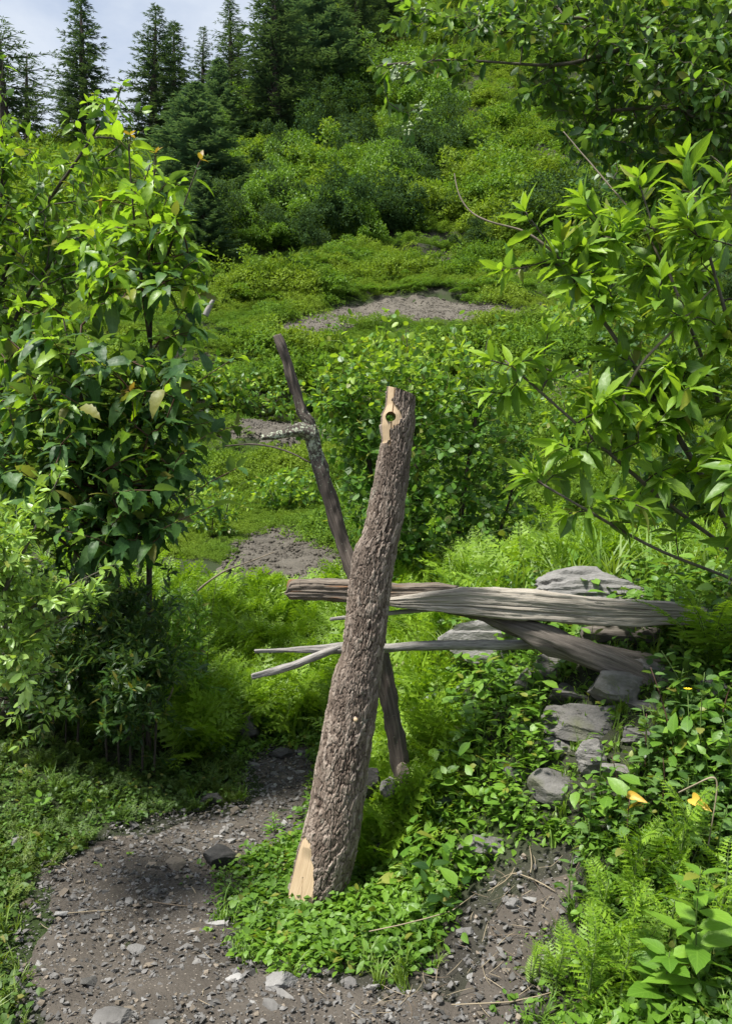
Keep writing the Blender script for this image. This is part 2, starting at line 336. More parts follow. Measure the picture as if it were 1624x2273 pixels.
def sheet(name, P, step, lift, mat, label, amp=0.0, fr=6.0, seed=0, wob=0.08, soft=0.12):
    x0, y0 = P.min(0) - soft; x1, y1 = P.max(0) + soft
    xs = np.arange(x0, x1, step); yy = np.arange(y0, y1, step); X, Y = np.meshgrid(xs, yy)
    d = pdist(P, X + wob * 2 * fbm(X * 1.7, Y * 1.7, seed + 3), Y + wob * 2 * fbm(X * 1.7, Y * 1.7, seed + 8)); w = sstep(-soft, soft, d)
    Z = height(X, Y) + lift * w - (lift + 0.04) * (1 - w) + amp * w * (fbm(X * fr, Y * fr, seed, 3))
    n0, n1 = X.shape; i = (np.arange(n0 - 1)[:, None] * n1 + np.arange(n1 - 1)[None]).reshape(-1)
    keep = (w.reshape(-1)[i] > 0.02) | (w.reshape(-1)[np.minimum(i + n1 + 1, w.size - 1)] > 0.02); i = i[keep]
    o = obj(name, mesh(name, np.stack([X, Y, Z], -1), None, np.stack([i, i + 1, i + n1 + 1, i + n1], -1), None, [mat])); tag(o, label, kind='structure'); return o
PATH = poly_xy([(20, 2270), (-10, 2130), (45, 1995), (40, 1945), (120, 1900), (230, 1835), (380, 1800), (505, 1785), (548, 1690), (600, 1655), (690, 1660), (712, 1760), (670, 1860), (590, 1905), (480, 1925), (480, 1990), (525, 2050), (560, 2125), (760, 2165), (900, 2195), (1000, 2270)])
PATH = np.concatenate([PATH, [[0.25, 2.2], [0.2, 0.3], [-1.7, 0.3], [-1.35, 2.3]]])
BARE = poly_xy([(760, 2262), (800, 2205), (900, 2190), (970, 2140), (1010, 2060), (1050, 1975), (1130, 1905), (1290, 1875), (1310, 1950), (1272, 2040), (1250, 2130), (1215, 2262)])
BARE = np.concatenate([BARE, [[0.45, 2.2], [0.0, 2.2]]])
sheet('path', PATH, 0.035, 0.010, M['path'], 'dark grey gravelly footpath leading past the post', 0.018, 7, 2)
sheet('trodden_earth', BARE, 0.035, 0.010, M['path'], 'bare trodden earth on the bank right of the post', 0.02, 7, 4)
FIELDS = []
for k, (pts, lab, st) in enumerate([
    ([(490, 1275), (515, 1215), (580, 1180), (660, 1168), (740, 1195), (770, 1225), (765, 1275), (620, 1290)], 'ploughed brown patch just behind the dead forked pole', .05),
    ([(500, 985), (520, 940), (600, 928), (690, 945), (720, 990), (600, 1005)], 'small bare soil patch behind the broken side stub of the pole', .07),
    ([(612, 748), (640, 712), (760, 680), (880, 664), (1010, 670), (1110, 678), (1190, 702), (1060, 728), (900, 714), (740, 736)], 'long ploughed strip across the middle of the hillside', .09),
    ([(893, 600), (930, 578), (1000, 556), (1025, 570), (1000, 600), (930, 606)], 'small ploughed patch high on the hillside', .1),
    ([(1195, 1010), (1200, 900), (1215, 830), (1260, 845), (1290, 880), (1262, 930), (1270, 1030)], 'stony bare track on the slope behind the right shrub', .07),
    ([(1190, 345), (1230, 335), (1330, 345), (1300, 362), (1200, 360)], 'grey bare terrace edge beside the upper right tree', .14)]):
    P = poly_xy(pts); FIELDS.append(P); sheet('ploughed_field', P, st, 0.05, M['field'], lab, 0.03 if k else 0.06, 6.5, 20 + k, 0.12, 0.25)

# ------------------------------------------------------------------ leaf and sprig templates
def leaf(L=1.0, W=0.45, n=5, fold=0.18, droop=0.18, serr=0.0, shape='ovate', pet=0.0, wave=0.0):
    t = np.linspace(0, 1, n + 1)
    w = {'ovate': np.sin(math.pi * t ** 0.72) ** 0.85, 'ellip': np.sin(math.pi * t) ** 0.75, 'lance': np.sin(math.pi * t ** 0.82) ** 1.1,
         'round': np.sin(math.pi * t ** 0.85) ** 0.6, 'strap': np.minimum(1, 6 * t) * (1 - t ** 3) ** 0.8}[shape] * W / 2
    w[0] = W * 0.02; w[-1] = W * 0.01
    V = []; U = []; T = []
    for i in range(n + 1):
        s = serr * W * (0.5 if i % 2 else -0.3) if 0 < i < n else 0; ww = w[i] + s
        yy = pet + t[i] * L; zz = -droop * L * t[i] ** 2; wv = wave * W * (1 if i % 2 else -1)
        V += [(-ww, yy, zz + fold * ww + wv), (0, yy, zz), (ww, yy, zz + fold * ww - wv)]; U += [(0, t[i]), (.5, t[i]), (1, t[i])]
    for i in range(n):
        a = i * 3
        if i == 0: T += [(a + 1, a + 4, a + 3), (a + 1, a + 5, a + 4)]
        elif i == n - 1: T += [(a, a + 1, a + 4), (a + 1, a + 2, a + 4)]
        else: T += [(a, a + 1, a + 4), (a, a + 4, a + 3), (a + 1, a + 2, a + 5), (a + 1, a + 5, a + 4)]
    if pet:
        k = len(V); V += [(-.012 * L, 0, 0.02 * L), (.012 * L, 0, 0.02 * L), (0, pet + .04 * L, 0.002)]; U += [(.5, 0)] * 3; T += [(k, k + 1, k + 2)]
    return np.array(V), np.array(T), np.array(U, float)
def quadleaf(L=1.0, W=0.5):
    V = np.array([(0, 0, 0), (-W / 2, L * .45, .06 * L), (W / 2, L * .45, .06 * L), (0, L, -.08 * L)]); return V, np.array([(0, 2, 1), (1, 2, 3)]), np.array([(.5, 0), (0, .5), (1, .5), (.5, 1)], float)
def frames(D, Nn, S):
    D = nrm(D); X = nrm(np.cross(D, Nn)); Z = np.cross(X, D)
    return np.stack([X, D, Z], -1) * np.asarray(S)[:, None, None]
def replicate(tp, R, P):
    V, T, U = tp; k = len(V); n = len(P)
    VV = np.einsum('nij,kj->nki', R, V) + P[:, None]
    TT = T[None] + (np.arange(n) * k)[:, None, None]
    return VV.reshape(-1, 3), TT.reshape(-1, 3), np.tile(U, (n, 1))
def rdir(n, zb=0.0):
    v = rng.normal(size=(n, 3)); v[:, 2] += zb; return nrm(v)

STUFF = {}
def tcoll(name, meshes):
    c = bpy.data.collections.new(name)
    for k, m in enumerate(meshes):
        o = bpy.data.objects.new('%s_%02d' % (name, k), m); c.objects.link(o)
    return c
def scatter(name, P, rot, scl, ids, coll, label, cat=None):
    me = bpy.data.meshes.new(name); me.vertices.add(len(P)); me.vertices.foreach_set('co', np.asarray(P, np.float32).ravel())
    a = me.attributes.new('rot', 'FLOAT_VECTOR', 'POINT'); a.data.foreach_set('vector', np.asarray(rot, np.float32).ravel())
    a = me.attributes.new('scl', 'FLOAT', 'POINT'); a.data.foreach_set('value', np.asarray(scl, np.float32))
    a = me.attributes.new('pick', 'INT', 'POINT'); a.data.foreach_set('value', np.asarray(ids, np.int32))
    o = obj(name, me); ng = bpy.data.node_groups.new(name, 'GeometryNodeTree')
    ng.interface.new_socket('Geometry', in_out='INPUT', socket_type='NodeSocketGeometry'); ng.interface.new_socket('Geometry', in_out='OUTPUT', socket_type='NodeSocketGeometry')
    gi = ng.nodes.new('NodeGroupInput'); go = ng.nodes.new('NodeGroupOutput'); ip = ng.nodes.new('GeometryNodeInstanceOnPoints'); ci = ng.nodes.new('GeometryNodeCollectionInfo')
    ci.inputs['Collection'].default_value = coll; ci.inputs['Separate Children'].default_value = True; ci.inputs['Reset Children'].default_value = True
    def na(nm, tp):
        x = ng.nodes.new('GeometryNodeInputNamedAttribute'); x.data_type = tp; x.inputs['Name'].default_value = nm
        return [s for s in x.outputs if s.enabled and s.name == 'Attribute'][0]
    er = ng.nodes.new('FunctionNodeEulerToRotation'); ng.links.new(na('rot', 'FLOAT_VECTOR'), er.inputs[0])
    ip.inputs['Pick Instance'].default_value = True
    L = ng.links.new; L(gi.outputs[0], ip.inputs['Points']); L(ci.outputs[0], ip.inputs['Instance']); L(na('pick', 'INT'), ip.inputs['Instance Index'])
    L(er.outputs[0], ip.inputs['Rotation']); L(na('scl', 'FLOAT'), ip.inputs['Scale']); L(ip.outputs[0], go.inputs[0])
    md = o.modifiers.new('scatter', 'NODES'); md.node_group = ng
    tag(o, label, cat, kind='stuff'); return o
def rots(n, tilt=0.25): return np.stack([rng.normal(size=n) * tilt, rng.normal(size=n) * tilt, rng.uniform(0, 6.283, n)], -1)

LM = {}
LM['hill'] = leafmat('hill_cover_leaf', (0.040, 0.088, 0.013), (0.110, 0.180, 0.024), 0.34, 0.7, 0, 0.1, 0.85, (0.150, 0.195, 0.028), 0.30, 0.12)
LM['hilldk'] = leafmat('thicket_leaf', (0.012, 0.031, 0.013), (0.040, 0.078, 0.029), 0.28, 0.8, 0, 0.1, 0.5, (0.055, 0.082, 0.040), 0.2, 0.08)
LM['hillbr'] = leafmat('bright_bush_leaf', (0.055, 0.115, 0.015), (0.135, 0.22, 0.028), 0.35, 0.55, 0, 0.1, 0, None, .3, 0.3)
LM['dry'] = leafmat('dry_scrub_leaf', (0.075, 0.060, 0.030), (0.13, 0.11, 0.05), 0.2, 0.8, 0, 0.1, 0, None, .3, 0.1)
LM['pine'] = leafmat('conifer_needles', (0.034, 0.062, 0.050), (0.092, 0.135, 0.105), 0.15, 0.8, 0, 0.1, 0, None, .3, 0.3)  # bluish by nature, also lightened in place of distance haze
LM['deodar'] = leafmat('deodar_needles', (0.055, 0.098, 0.082), (0.130, 0.190, 0.150), 0.15, 0.8, 0, 0.1, 0, None, .3, 0.3)
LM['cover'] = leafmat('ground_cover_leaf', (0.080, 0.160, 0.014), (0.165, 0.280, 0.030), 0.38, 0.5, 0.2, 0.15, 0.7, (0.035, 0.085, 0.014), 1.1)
LM['cover_d'] = leafmat('shade_tinted_cover_leaf', (0.034, 0.080, 0.012), (0.090, 0.160, 0.020), 0.33, 0.55, 0.2, 0.15, 0.6, (0.045, 0.075, 0.012), 1.3)  # cover leaf darkened: tree shade over the left bank put into the colour
LM['grass'] = leafmat('grass_blade', (0.065, 0.135, 0.016), (0.15, 0.235, 0.035), 0.38, 0.5, 0, 0.05, 0.5, (0.18, 0.20, 0.06), 1.0)
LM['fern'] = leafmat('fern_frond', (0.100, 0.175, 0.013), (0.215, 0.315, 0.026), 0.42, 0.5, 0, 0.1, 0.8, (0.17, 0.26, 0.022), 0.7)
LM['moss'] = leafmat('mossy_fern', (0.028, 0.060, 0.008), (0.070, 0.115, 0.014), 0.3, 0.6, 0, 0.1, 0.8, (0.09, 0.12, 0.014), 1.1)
LM['plume'] = leafmat('feathery_plume', (0.100, 0.180, 0.014), (0.200, 0.300, 0.028), 0.42, 0.5, 0, 0.05)
LM['herb'] = leafmat('herb_leaf', (0.062, 0.140, 0.016), (0.150, 0.255, 0.030), 0.38, 0.45, 0.3, 0.25)
LM['nettle'] = leafmat('nettle_leaf', (0.045, 0.095, 0.024), (0.105, 0.180, 0.050), 0.35, 0.55, 0.4, 0.35)
LM['broad'] = leafmat('mature_broad_leaf', (0.018, 0.056, 0.016), (0.060, 0.125, 0.028), 0.33, 0.50, 0.3, 0.3, 0, None, .3, 0.35)
LM['broad_y'] = leafmat('young_broad_leaf', (0.125, 0.225, 0.014), (0.225, 0.330, 0.028), 0.48, 0.42, 0.3, 0.2)
LM['red_y'] = leafmat('reddish_shoot_leaf', (0.20, 0.11, 0.035), (0.28, 0.18, 0.05), 0.45, 0.45, 0.2, 0.1)
LM['lean'] = leafmat('leaning_tree_leaf', (0.035, 0.085, 0.012), (0.110, 0.195, 0.022), 0.42, 0.42, 0.3, 0.2)
LM['oval'] = leafmat('glossy_oval_leaf', (0.022, 0.062, 0.014), (0.080, 0.155, 0.036), 0.33, 0.42, 0.25, 0.3, 0, None, .3, 0.4)
LM['oval_y'] = leafmat('fresh_oval_leaf', (0.100, 0.200, 0.022), (0.17, 0.27, 0.04), 0.42, 0.4, 0.25, 0.2)
LM['lance'] = leafmat('lance_leaf', (0.125, 0.215, 0.014), (0.230, 0.335, 0.026), 0.45, 0.45, 0.45, 0.2)
LM['lance_d'] = leafmat('lower_lance_leaf', (0.062, 0.135, 0.014), (0.130, 0.215, 0.020), 0.42, 0.45, 0.4, 0.25)
LM['round'] = leafmat('round_leaf', (0.045, 0.115, 0.016), (0.100, 0.195, 0.026), 0.40, 0.42, 0.25, 0.25)
LM['round_y'] = leafmat('sunny_round_leaf', (0.150, 0.245, 0.018), (0.260, 0.345, 0.030), 0.45, 0.45, 0.25, 0.2)  # yellow leaf: painted sunlight atop the middle bush, twig ends on others
LM['privet'] = leafmat('privet_leaf', (0.15, 0.245, 0.055), (0.28, 0.38, 0.11), 0.35, 0.36, 0.3, 0.25, 0, None, .3, 0.6)
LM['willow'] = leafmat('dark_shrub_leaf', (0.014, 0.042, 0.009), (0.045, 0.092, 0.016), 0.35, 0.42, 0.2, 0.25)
LM['yellow'] = leafmat('withered_yellow_leaf', (0.42, 0.24, 0.04), (0.55, 0.34, 0.06), 0.3, 0.5, 0.2, 0.1)

# blob of small leaves used for bushes and cover clumps
def blob(n, R, lobes, Ls, Wr, flat=1.0, seed=0, mat=None, name='foliage', hollow=0.75):
    r = np.random.default_rng(seed); c = r.normal(size=(lobes, 3)) * np.array([.55, .55, .45 * flat]) * R; c[:, 2] = np.abs(c[:, 2]) + .25 * R * flat
    cr_ = r.uniform(.2, .55, lobes) * R; k = r.integers(0, lobes, n); d = nrm(r.normal(size=(n, 3))); d[:, 2] = np.where(d[:, 2] < -.2, -d[:, 2], d[:, 2])
    rad = cr_[k] * (hollow + (1 - hollow) * r.random(n) ** .5) * r.uniform(.85, 1.12, n)
    P = c[k] + d * rad[:, None] * np.array([1, 1, flat]); P[:, 2] = np.maximum(P[:, 2], 0.02)
    D = nrm(d + r.normal(size=(n, 3)) * .7 + np.array([0, 0, -.15])); Nn = nrm(d * .6 + np.array([0, 0, .7]) + r.normal(size=(n, 3)) * .45)
    V, T, U = replicate(quadleaf(1, Wr), frames(D, Nn, Ls * r.uniform(.6, 1.35, n)), P)
    return mesh(name, V, T, None, None, [mat], smooth=False)

# conifer
def conifer(H, R, whorls, seed, needle, style):
    r = np.random.default_rng(seed); Ps = []; Ds = []; Ns = []; Ss = []; wood = Geo()
    tp = np.array([[0, 0, -1.5], [0.05, 0, H * .3], [0.02, .04, H * .65], [0, 0, H * .985]]); V, T, Q, uv = tube(tp, [H * .017, H * .0135, H * .007, .02], 8)
    trunk = mesh('trunk', V, T, Q, uv, [M['bark_dark']])
    for w in range(whorls):
        f = (w + r.random() * .6) / whorls; z = H * (.10 + .89 * f ** 1.02)
        prof = {'deodar': (1 - f) ** .8, 'fir': (1 - f ** 1.7) * .75 + .06, 'open': (1 - f) ** .62}[style]; nb = {'deodar': 7, 'fir': 6, 'open': 5}[style]
        if style != 'deodar': prof *= min(1, .45 + f * 3)
        a0 = r.random() * 6.28
        for b in range(nb):
            a = a0 + b * 6.283 / nb + r.normal() * .25; Lb = R * prof * r.uniform(.55, 1.12) + .12
            if r.random() < (.14 if style != 'open' else .3): Lb *= r.uniform(.15, .6)
            if r.random() < .07: Lb *= 1.3
            el = {'deodar': -.05 + .3 * f, 'fir': -.12 + .55 * f ** 2, 'open': -.08 + .35 * f}[style] + r.normal() * .07
            dr = np.array([math.cos(a) * math.cos(el), math.sin(a) * math.cos(el), math.sin(el)]); sd = np.array([-math.sin(a), math.cos(a), 0])
            m = max(3, int(Lb / .21)); t = (np.arange(m) + r.random(m)) / m; sag = {'deodar': -.10, 'fir': -.16, 'open': -.05}[style]
            c = np.array([0, 0, z]) + dr * (t * Lb)[:, None] + np.array([0, 0, 1]) * (sag * Lb * t ** 2 + (.16 * Lb * t ** 3))[:, None]
            if Lb > 1.0:
                q = np.array([np.array([0, 0, z]) + dr * (x * Lb * .92) + np.array([0, 0, sag * Lb * x * x + .16 * Lb * x ** 3]) for x in (0, .5, 1)])
                V, T, Q, uv = tube(q, [.035, .022, .01], 3, False); wood.add(V, T, Q, uv)
            for sgn in ((-1, 1, 0, -.55, .55) if style != 'open' else (-1, 1, 0)):
                k = t > .12
                ang = r.uniform(.5, 1.15, k.sum()) * sgn
                D = dr * np.cos(ang)[:, None] + sd * np.sin(ang)[:, None] + r.normal(size=(k.sum(), 3)) * .2; D[:, 2] += -.12
                Ps.append(c[k]); Ds.append(D); Ns.append(np.array([0, 0, 1]) + r.normal(size=D.shape) * .35); Ss.append((.28 + .34 * (1 - t[k]) * min(1, Lb / 2)) * r.uniform(.7, 1.3, k.sum()) * (1.15 if style == 'deodar' else 1))
    V, T, U = replicate(quadleaf(1, .20 if style != 'deodar' else .26), frames(np.concatenate(Ds), np.concatenate(Ns), np.concatenate(Ss)), np.concatenate(Ps))
    cw = wood.mesh('w', [M['bark_dark']])
    return trunk, mesh('needles', V, T, None, None, [needle], smooth=False), cw

def plant_conifer(tp, u, vb, vt, d, label, sx=1.0, rz=0.0):
    base = at(u, vb, d); zt = at(u, vt, d)[2]; x, y = base[0], base[1]; zb = float(height(x, y)); H = zt - zb
    t = thing('conifer_tree', label, 'conifer', (x, y, zb), 'conifers on the skyline and slope'); k = H / tp[3]; q = (2.6 if tp[3] == 18 else 2.45) * sx * random.uniform(.85, 1.15); t.rotation_euler.x = random.gauss(0, .025); t.rotation_euler.y = random.gauss(0, .025)
    t.rotation_euler.z = rz; t.scale = (k * q, k * q, k)
    obj('trunk', tp[0], t); c = obj('crown', tp[1], t); obj('branch', tp[2], t)
    return t
CT = {'fir': (*conifer(22, 2.9, 46, 1, LM['pine'], 'fir'), 22), 'fir2': (*conifer(22, 3.6, 38, 2, LM['pine'], 'fir'), 22), 'deo': (*conifer(18, 4.0, 52, 3, LM['deodar'], 'deodar'), 18),
      'deo2': (*conifer(18, 3.4, 56, 4, LM['deodar'], 'deodar'), 18), 'open': (*conifer(18, 3.6, 30, 5, LM['pine'], 'open'), 18), 'thin': (*conifer(16, 1.9, 44, 6, LM['pine'], 'open'), 16)}
for tp, u, vb, vt, d, sx, rz, lab in [
    ('open', 12, 330, 42, 62, 1.0, .3, 'layered cedar cut by the left edge of the picture'),
    ('open', 62, 335, 120, 66, .8, 1.9, 'shorter layered cedar beside the one at the left edge'),
    ('fir', 188, 330, -40, 60, .95, .9, 'tallest dark fir standing against the sky, its tip out of view'),
    ('fir2', 150, 335, 165, 68, .75, 2.2, 'low fir half hidden behind the tallest fir'),
    ('fir2', 335, 330, 8, 64, .85, .2, 'dark fir with upswept branches right of the tallest one'),
    ('fir', 385, 330, 45, 67, .9, 2.9, 'slimmer fir touching the upswept one from behind'),
    ('fir2', 447, 300, 62, 76, .7, 1.2, 'round topped fir between the upswept fir and the bluish tree'),
    ('thin', 513, 165, -2, 88, 1.0, .5, 'thin sparse conifer alone on the ridge top'),
    ('thin', 530, 160, 62, 90, .8, 2.0, 'little conifer next to the sparse one on the ridge'),
    ('fir', 607, 312, -90, 62, .95, 1.6, 'tall fir with bare dark trunk foot above the brown slope'),
    ('deo', 700, 215, -60, 76, .9, .4, 'broad bluish conifer right of the tall fir on the slope'),
    ('fir2', 650, 120, -160, 92, .8, 2.5, 'conifer behind the gap of the two big slope trees'),
    ('fir2', 790, 130, -120, 90, 1.0, .8, 'dark conifer at the top of the picture near the overhanging twigs'),
    ('fir', 850, 90, -160, 98, 1.0, 1.5, 'dark conifer behind the overhanging berry twigs'),
    ('deo', 430, 520, 185, 44, 1.1, .7, 'large bluish deodar with layered boughs at the foot of the ridge'),
    ('deo2', 492, 345, 128, 60, .9, 2.4, 'pale young deodar behind the large bluish one'),
    ('deo2', 455, 650, 380, 36, 1.05, 1.1, 'shaded deodar rising directly behind the red tipped sapling'),
    ('deo', 380, 640, 330, 40, .7, 1.8, 'deodar mostly hidden behind the red tipped sapling')]:
    plant_conifer(CT[tp], u, vb, vt, d, lab, sx, rz)

# bushes on the hillside
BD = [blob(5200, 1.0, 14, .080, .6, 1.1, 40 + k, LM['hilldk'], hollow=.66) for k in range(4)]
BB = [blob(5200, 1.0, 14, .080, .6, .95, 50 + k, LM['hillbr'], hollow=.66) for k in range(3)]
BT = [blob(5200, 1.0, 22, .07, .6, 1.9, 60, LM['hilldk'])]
BY = [blob(900, 1.0, 9, .12, .3, .8, 70, LM['dry'], hollow=.4)]
def bush(me, u, vb, hw, d=None, label='', group=None, zs=1.0, cat='bush', name='bush'):
    p = hit(u, vb) if d is None else at(u, vb, d); s = hw * p[1] / F
    z = float(height(p[0], p[1])) - .15 * s
    o = obj(name, me, None, (p[0], p[1], z)); o.scale = (s, s, s * zs); o.rotation_euler.z = random.random() * 6.28
    return tag(o, label, cat, group)
for (k, b, u, v, hw, zs, lab) in [
    (0, BT, 905, 430, 52, 1.15, 'tall column of dark creeper covered shrub in the thicket'),
    (0, BD, 800, 520, 80, 1.1, 'big dark bush at the foot of the thicket left of the creeper column'),
    (1, BD, 855, 520, 62, 1.0, 'dark bush pressed against the foot of the creeper column'),
    (2, BD, 960, 500, 50, .9, 'dark bush right of the creeper column with pale leaves'),
    (1, BB, 935, 505, 34, .9, 'small bright bush in front of the creeper column'),
    (0, BB, 1112, 455, 76, 1.05, 'round bright bush with layered leaves on the right slope'),
    (1, BB, 1128, 300, 62, .8, 'domed bush sitting on the upper terraces'),
    (2, BD, 1070, 340, 36, .9, 'small dark bush below the domed terrace bush'),
    (2, BB, 583, 768, 38, .95, 'small round bush above the top of the dead pole'),
    (3, BD, 1060, 560, 45, 1.0, 'dark bush beside the small high ploughed patch'),
    (2, BB, 765, 440, 48, 1.3, 'upright light green bush in the middle of the thicket'),
    (0, BB, 735, 655, 42, .6, 'low mound of creeper on a terrace, right one of the pair above the ploughed strip'),
    (1, BB, 680, 625, 46, .6, 'low mound of creeper on a terrace, left one of the pair above the ploughed strip')]:
    bush(b[k], u, v, hw, None, lab, None, zs)
def resample_uv(a, r):
    l = np.concatenate([[0], np.cumsum(np.linalg.norm(np.diff(a, axis=0), axis=1))]); t = np.arange(0, l[-1], 30) + r.uniform(-6, 6, len(np.arange(0, l[-1], 30)))
    return np.stack([np.interp(t, l, a[:, 0]), np.interp(t, l, a[:, 1]) + r.normal(size=len(t)) * 3], -1)
TH = [(480, 330), (700, 250), (900, 200), (1010, 300), (1020, 470), (860, 545), (600, 590), (470, 590)]
r5 = np.random.default_rng(77); n = 0
while n < 95:
    u = r5.uniform(460, 1030); v = r5.uniform(200, 600)
    if not inside(np.array(TH, float), u, v): continue
    br = r5.random() < .34; m_ = BB[n % 3] if br else BD[n % 4]
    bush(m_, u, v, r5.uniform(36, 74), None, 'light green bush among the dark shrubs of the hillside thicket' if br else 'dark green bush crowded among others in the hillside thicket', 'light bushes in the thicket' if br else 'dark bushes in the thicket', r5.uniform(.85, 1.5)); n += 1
for k in range(34):
    u = r5.uniform(540, 960); v = r5.uniform(40, 260)
    if v < 250 - (u - 540) * .9 + 40: continue
    dry = r5.random() < .28
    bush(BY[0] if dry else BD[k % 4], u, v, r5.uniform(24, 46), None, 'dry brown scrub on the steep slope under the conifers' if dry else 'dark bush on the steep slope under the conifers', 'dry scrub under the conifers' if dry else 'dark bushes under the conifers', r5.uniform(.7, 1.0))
for k in range(120):
    u = r5.uniform(440, 1340); v = r5.uniform(560, 960)
    p = hit(u, v)
    if any(pdist(P, p[0], p[1]) > -.7 for P in FIELDS) or (640 < u < 1180 and 690 < v < 770): continue
    bush(BD[k % 4] if k % 4 == 0 else BB[k % 3], u, v, 16 + 40 * r5.random() ** 1.7, None, 'small creeper mound on the grassy terraces', 'creeper mounds on the terraces', r5.uniform(.6, 1.0), 'bush', 'bush')
for k in range(38):
    u = r5.uniform(850, 1350); v = r5.uniform(70, 430)
    bush(BB[k % 3] if k % 2 and v > 200 else BD[k % 4], u, v, r5.uniform(18, 40), None, 'bush on the upper terraces near the overhanging tree', 'bushes on the upper terraces', r5.uniform(.45, .8))
for line in ([(450, 695), (640, 658), (770, 643)], [(470, 632), (700, 596), (900, 548)], [(470, 760), (610, 745)], [(940, 240), (1210, 226)], [(930, 274), (1210, 262)], [(945, 310), (1200, 300)], [(960, 352), (1060, 345)], [(790, 652), (1000, 636)], [(1020, 655), (1180, 640)], [(520, 668), (660, 628)], [(640, 800), (860, 772)], [(450, 830), (600, 812)], [(880, 628), (1010, 612)]):
    a = np.array(line, float); q = resample_uv(a, r5)
    for u, v in q:
        p = hit(u, v)
        if any(pdist(P, p[0], p[1]) > -.3 for P in FIELDS): continue
        bush(BB[r5.integers(3)] if r5.random() < .85 else BD[r5.integers(4)], u, v, r5.uniform(15, 30) * (.8 if v < 400 else 1.1), None, 'creeper mound', 'creeper mounds along the terrace edges', r5.uniform(.45, .75))
for k in range(10):
    bush(BD[k % 4], r5.uniform(1180, 1700), r5.uniform(450, 700), r5.uniform(60, 110), None, 'dark bush on the slope behind the big right shrub', 'bushes behind the right shrub', 1.0)

# cover on the hillside: one uncountable mass
HC = tcoll('hill_clump', [blob(560, 1.0, 9, .130, .5, .75, 80 + k, LM['hill'], 'hill_clump', .6) for k in range(4)])
n = 64000
y = np.exp(rng.uniform(math.log(9.5), math.log(125), n)); s = rng.uniform(-.62, .62, n); x = s * y
tf, ta = height(x, y, True); keep = ~((tf > .06) & (tf < .34) & (rng.random(n) < .25 * ta))
for k, P in enumerate(FIELDS): keep &= pdist(P, x, y) < (rng.uniform(-.35, .2, n) if k != 2 else rng.uniform(-.45, .05, n))
_z = height(x, y); _u = CU + x / y * F; _v = CV - (_z - EYE) / y * F; keep &= ~(inside(np.array([(520, 60), (640, 90), (770, 180), (760, 330), (560, 350), (500, 240)], float), _u, _v) & (rng.random(n) < .72))
x = x[keep]; y = y[keep]; tf = tf[keep]; ta = ta[keep]; z = height(x, y); sc = .05 + .0080 * y * rng.uniform(.5, 1.4, len(x)); sc *= .7 + 1.5 * sstep(.5, .85, vnoise(x * .45, y * .45, 88))
sc *= 1 + .9 * ta * np.exp(-((tf - .52) / .13) ** 2)
scatter('hillside_cover', np.stack([x, y, z - .12 * sc], -1), rots(len(x), .2), sc, rng.integers(0, 4, len(x)), HC, 'green creepers and weeds covering the terraced hillside', 'ground cover')
CL = []
def ico_rock(seed, sub, cuts, dims, nz=.05, cl=(.5, .85), fr=2.2, strata=0):
    import bmesh
    bm = bmesh.new(); bmesh.ops.create_icosphere(bm, subdivisions=sub, radius=1); V = np.array([v.co[:] for v in bm.verts]); T = np.array([[v.index for v in f.verts] for f in bm.faces]); bm.free()
    r = np.random.default_rng(seed)
    for k in range(cuts):
        nn = nrm(r.normal(size=3)); dd = r.uniform(*cl); V = V - np.maximum(0, V @ nn - dd)[:, None] * nn
    if nz:
        d = fbm(V[:, 0] * fr + seed, V[:, 1] * fr + V[:, 2] * fr * 1.7, seed, 4)
        if strata: d = d + strata * (vnoise(V[:, 2] * 9 + fbm(V[:, 0] * 2, V[:, 1] * 2, seed), V[:, 0] * .6, seed) - .5)
        V = V * (1 + nz * d)[:, None]
    return V * np.array(dims), T
def chip(name, seed, mat, dims=(1, .72, .26), n=13):
    import bmesh
    r = np.random.default_rng(seed); bm = bmesh.new(); P = r.uniform(-1, 1, (n, 3)); P /= np.maximum(1, np.linalg.norm(P[:, :2], axis=1))[:, None] ** np.array([1, 1, 0])
    P[:, 2] = np.where(np.abs(P[:, 2]) > .3, np.sign(P[:, 2]) * r.uniform(.8, 1, n), P[:, 2])
    for p in P * np.array(dims): bm.verts.new(p)
    res = bmesh.ops.convex_hull(bm, input=list(bm.verts)); bmesh.ops.delete(bm, geom=list({e for e in res['geom_interior'] + res['geom_unused'] if isinstance(e, bmesh.types.BMVert)}), context='VERTS')
    me = bpy.data.meshes.new(name); bm.to_mesh(me); bm.free(); me.materials.append(mat); return me
def rockmesh(name, seed, sub, cuts, dims, mat, nz=.05, fr=2.2, strata=0, smooth=False, cl=(.5, .85)):
    V, T = ico_rock(seed, sub, cuts, dims, nz, cl, fr, strata); return mesh(name, V, T, None, None, [mat], smooth=smooth)
CLOD = tcoll('soil_clod', [rockmesh('soil_clod', 200 + k, 1, 4, (1, 1, .7), M['field'], .15, smooth=True) for k in range(3)])
px = []
for P in FIELDS:
    lo, hi = P.min(0), P.max(0); a = (hi - lo).prod(); m = int(min(9000, a * 420)); q = rng.uniform(lo, hi, (m, 2)); px.append(q[pdist(P, q[:, 0], q[:, 1]) > 0.0])
q = np.concatenate(px); scatter('soil_clods', np.stack([q[:, 0], q[:, 1], height(q[:, 0], q[:, 1]) + .05], -1), rots(len(q), .6), (.007 + .030 * rng.random(len(q)) ** 3) * (1 + .012 * q[:, 1]), rng.integers(0, 3, len(q)), CLOD, 'clods of ploughed earth lying on the fields', 'soil')
